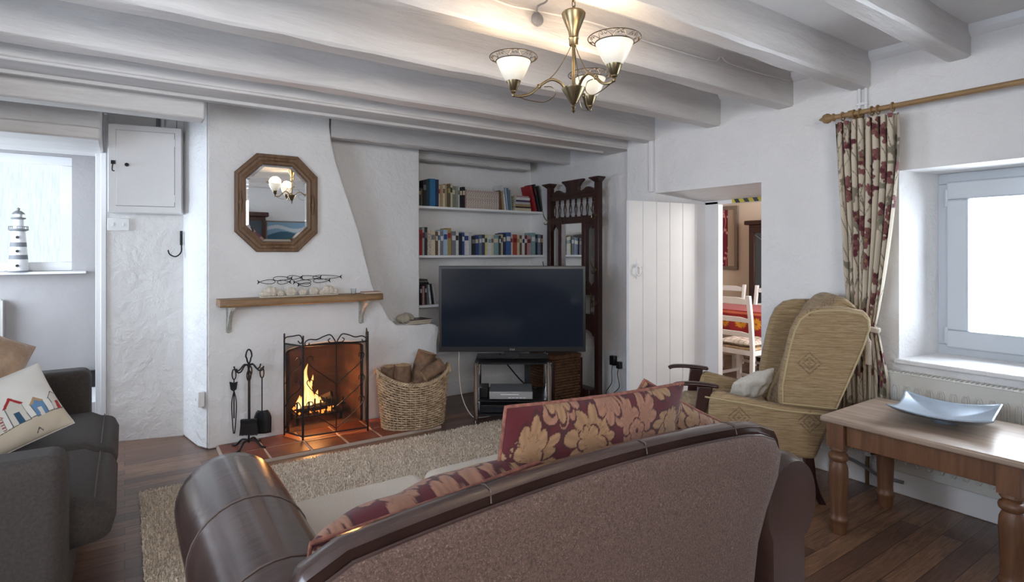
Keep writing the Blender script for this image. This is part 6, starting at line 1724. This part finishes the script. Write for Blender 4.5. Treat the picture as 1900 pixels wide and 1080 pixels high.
for i in range(9):
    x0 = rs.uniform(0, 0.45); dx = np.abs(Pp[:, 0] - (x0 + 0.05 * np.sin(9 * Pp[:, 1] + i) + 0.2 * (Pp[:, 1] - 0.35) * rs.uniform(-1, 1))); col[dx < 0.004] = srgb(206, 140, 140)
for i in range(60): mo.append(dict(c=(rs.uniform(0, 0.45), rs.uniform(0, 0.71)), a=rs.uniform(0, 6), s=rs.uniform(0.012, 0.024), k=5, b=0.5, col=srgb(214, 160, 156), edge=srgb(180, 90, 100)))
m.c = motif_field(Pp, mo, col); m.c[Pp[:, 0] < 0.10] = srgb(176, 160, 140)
part('painted_sheet', m, 'print', mir2, smooth=0)
cab = thing('glazed_cabinet', 'dark wooden cabinet with leaded glass doors in the dining room', 'cabinet', (6.16, 3.40, 0))
part('cabinet_case', MB().box(-0.10, -0.5, 0.0, 0.13, 0.5, 1.62), 'dark_wood', cab, bevel=0.004)
part('cornice', MB().box(-0.14, -0.54, 1.62, 0.13, 0.54, 1.67), 'dark_wood', cab, bevel=0.01)
M['cab_glass'] = simple('cabinet_glass', (0.05, 0.06, 0.07), 0.08)
for y0, y1 in ((-0.47, -0.01), (0.01, 0.47)):
    m = MB(); T = 0.055; m.box(-0.125, y0, 0.55, -0.101, y1, 0.55 + T); m.box(-0.125, y0, 1.58 - T, -0.101, y1, 1.58); m.box(-0.125, y0, 0.55 + T, -0.101, y0 + T, 1.58 - T); m.box(-0.125, y1 - T, 0.55 + T, -0.101, y1, 1.58 - T)
    d_ = part('glazed_door', m, 'dark_wood', cab, bevel=0.003)
    part('glass_pane', MB().box(-0.112, y0 + T, 0.55 + T, -0.108, y1 - T, 1.58 - T), 'cab_glass', d_)
    m = MB(); ym = (y0 + y1) / 2
    for s0 in (-1, 1): m.tube([(-0.116, ym + s0 * 0.17, 1.50), (-0.116, ym, 1.38), (-0.116, ym, 0.80), (-0.116, ym - s0 * 0.17, 0.62)], 0.004, 5)
    m.tube([(-0.116, ym - 0.08, 1.50), (-0.116, ym - 0.08, 0.62)], 0.003, 5); m.tube([(-0.116, ym + 0.08, 1.50), (-0.116, ym + 0.08, 0.62)], 0.003, 5)
    part('lead_lines', m, 'grey', d_, kind='stuff')

# ================================================================== BEHIND THE CAMERA, SEEN ONLY IN THE MIRROR
dr_ = thing('dark_dresser', 'tall dark wooden display cupboard reflected low in the octagonal mirror', 'cupboard', (1.25, -1.12, 0))
part('case', MB().box(-0.42, -0.17, 0, 0.32, 0.16, 1.84), 'dark_wood', dr_, bevel=0.006)
part('cornice', MB().box(-0.46, -0.17, 1.84, 0.36, 0.20, 1.91), 'dark_wood', dr_, bevel=0.012)
part('glass_door', MB().box(-0.05, 0.161, 0.95, 0.26, 0.168, 1.78), 'cab_glass', dr_)
pc2 = thing('seascape_picture', 'green and blue seascape picture reflected in the octagonal mirror', 'picture', (2.04, -1.298, 1.50))
part('frame', MB().box(-0.42, 0, -0.30, 0.42, 0.02, 0.30), 'driftwood', pc2, bevel=0.004)
m = MB(); nu, nv = 90, 60; m.grid(lambda u, v: (-0.40 + 0.80 * u, 0.022, -0.28 + 0.56 * v), nu, nv)
jj, ii = np.meshgrid(np.arange(nv), np.arange(nu), indexing='ij'); X = (ii / (nu - 1)).ravel(); Z = (jj / (nv - 1)).ravel()
col = np.tile(np.array(srgb(128, 160, 184)), (len(X), 1)); col[Z < 0.62 + 0.12 * np.sin(5 * X)] = srgb(58, 92, 112); col[Z < 0.45 + 0.25 * X * np.sin(3 * X + 0.6)] = srgb(62, 94, 66)
col[np.abs(Z - 0.82 - 0.05 * np.sin(9 * X)) < 0.05] = srgb(196, 204, 208); m.c = col; part('painted_sheet', m, 'print', pc2, smooth=0)
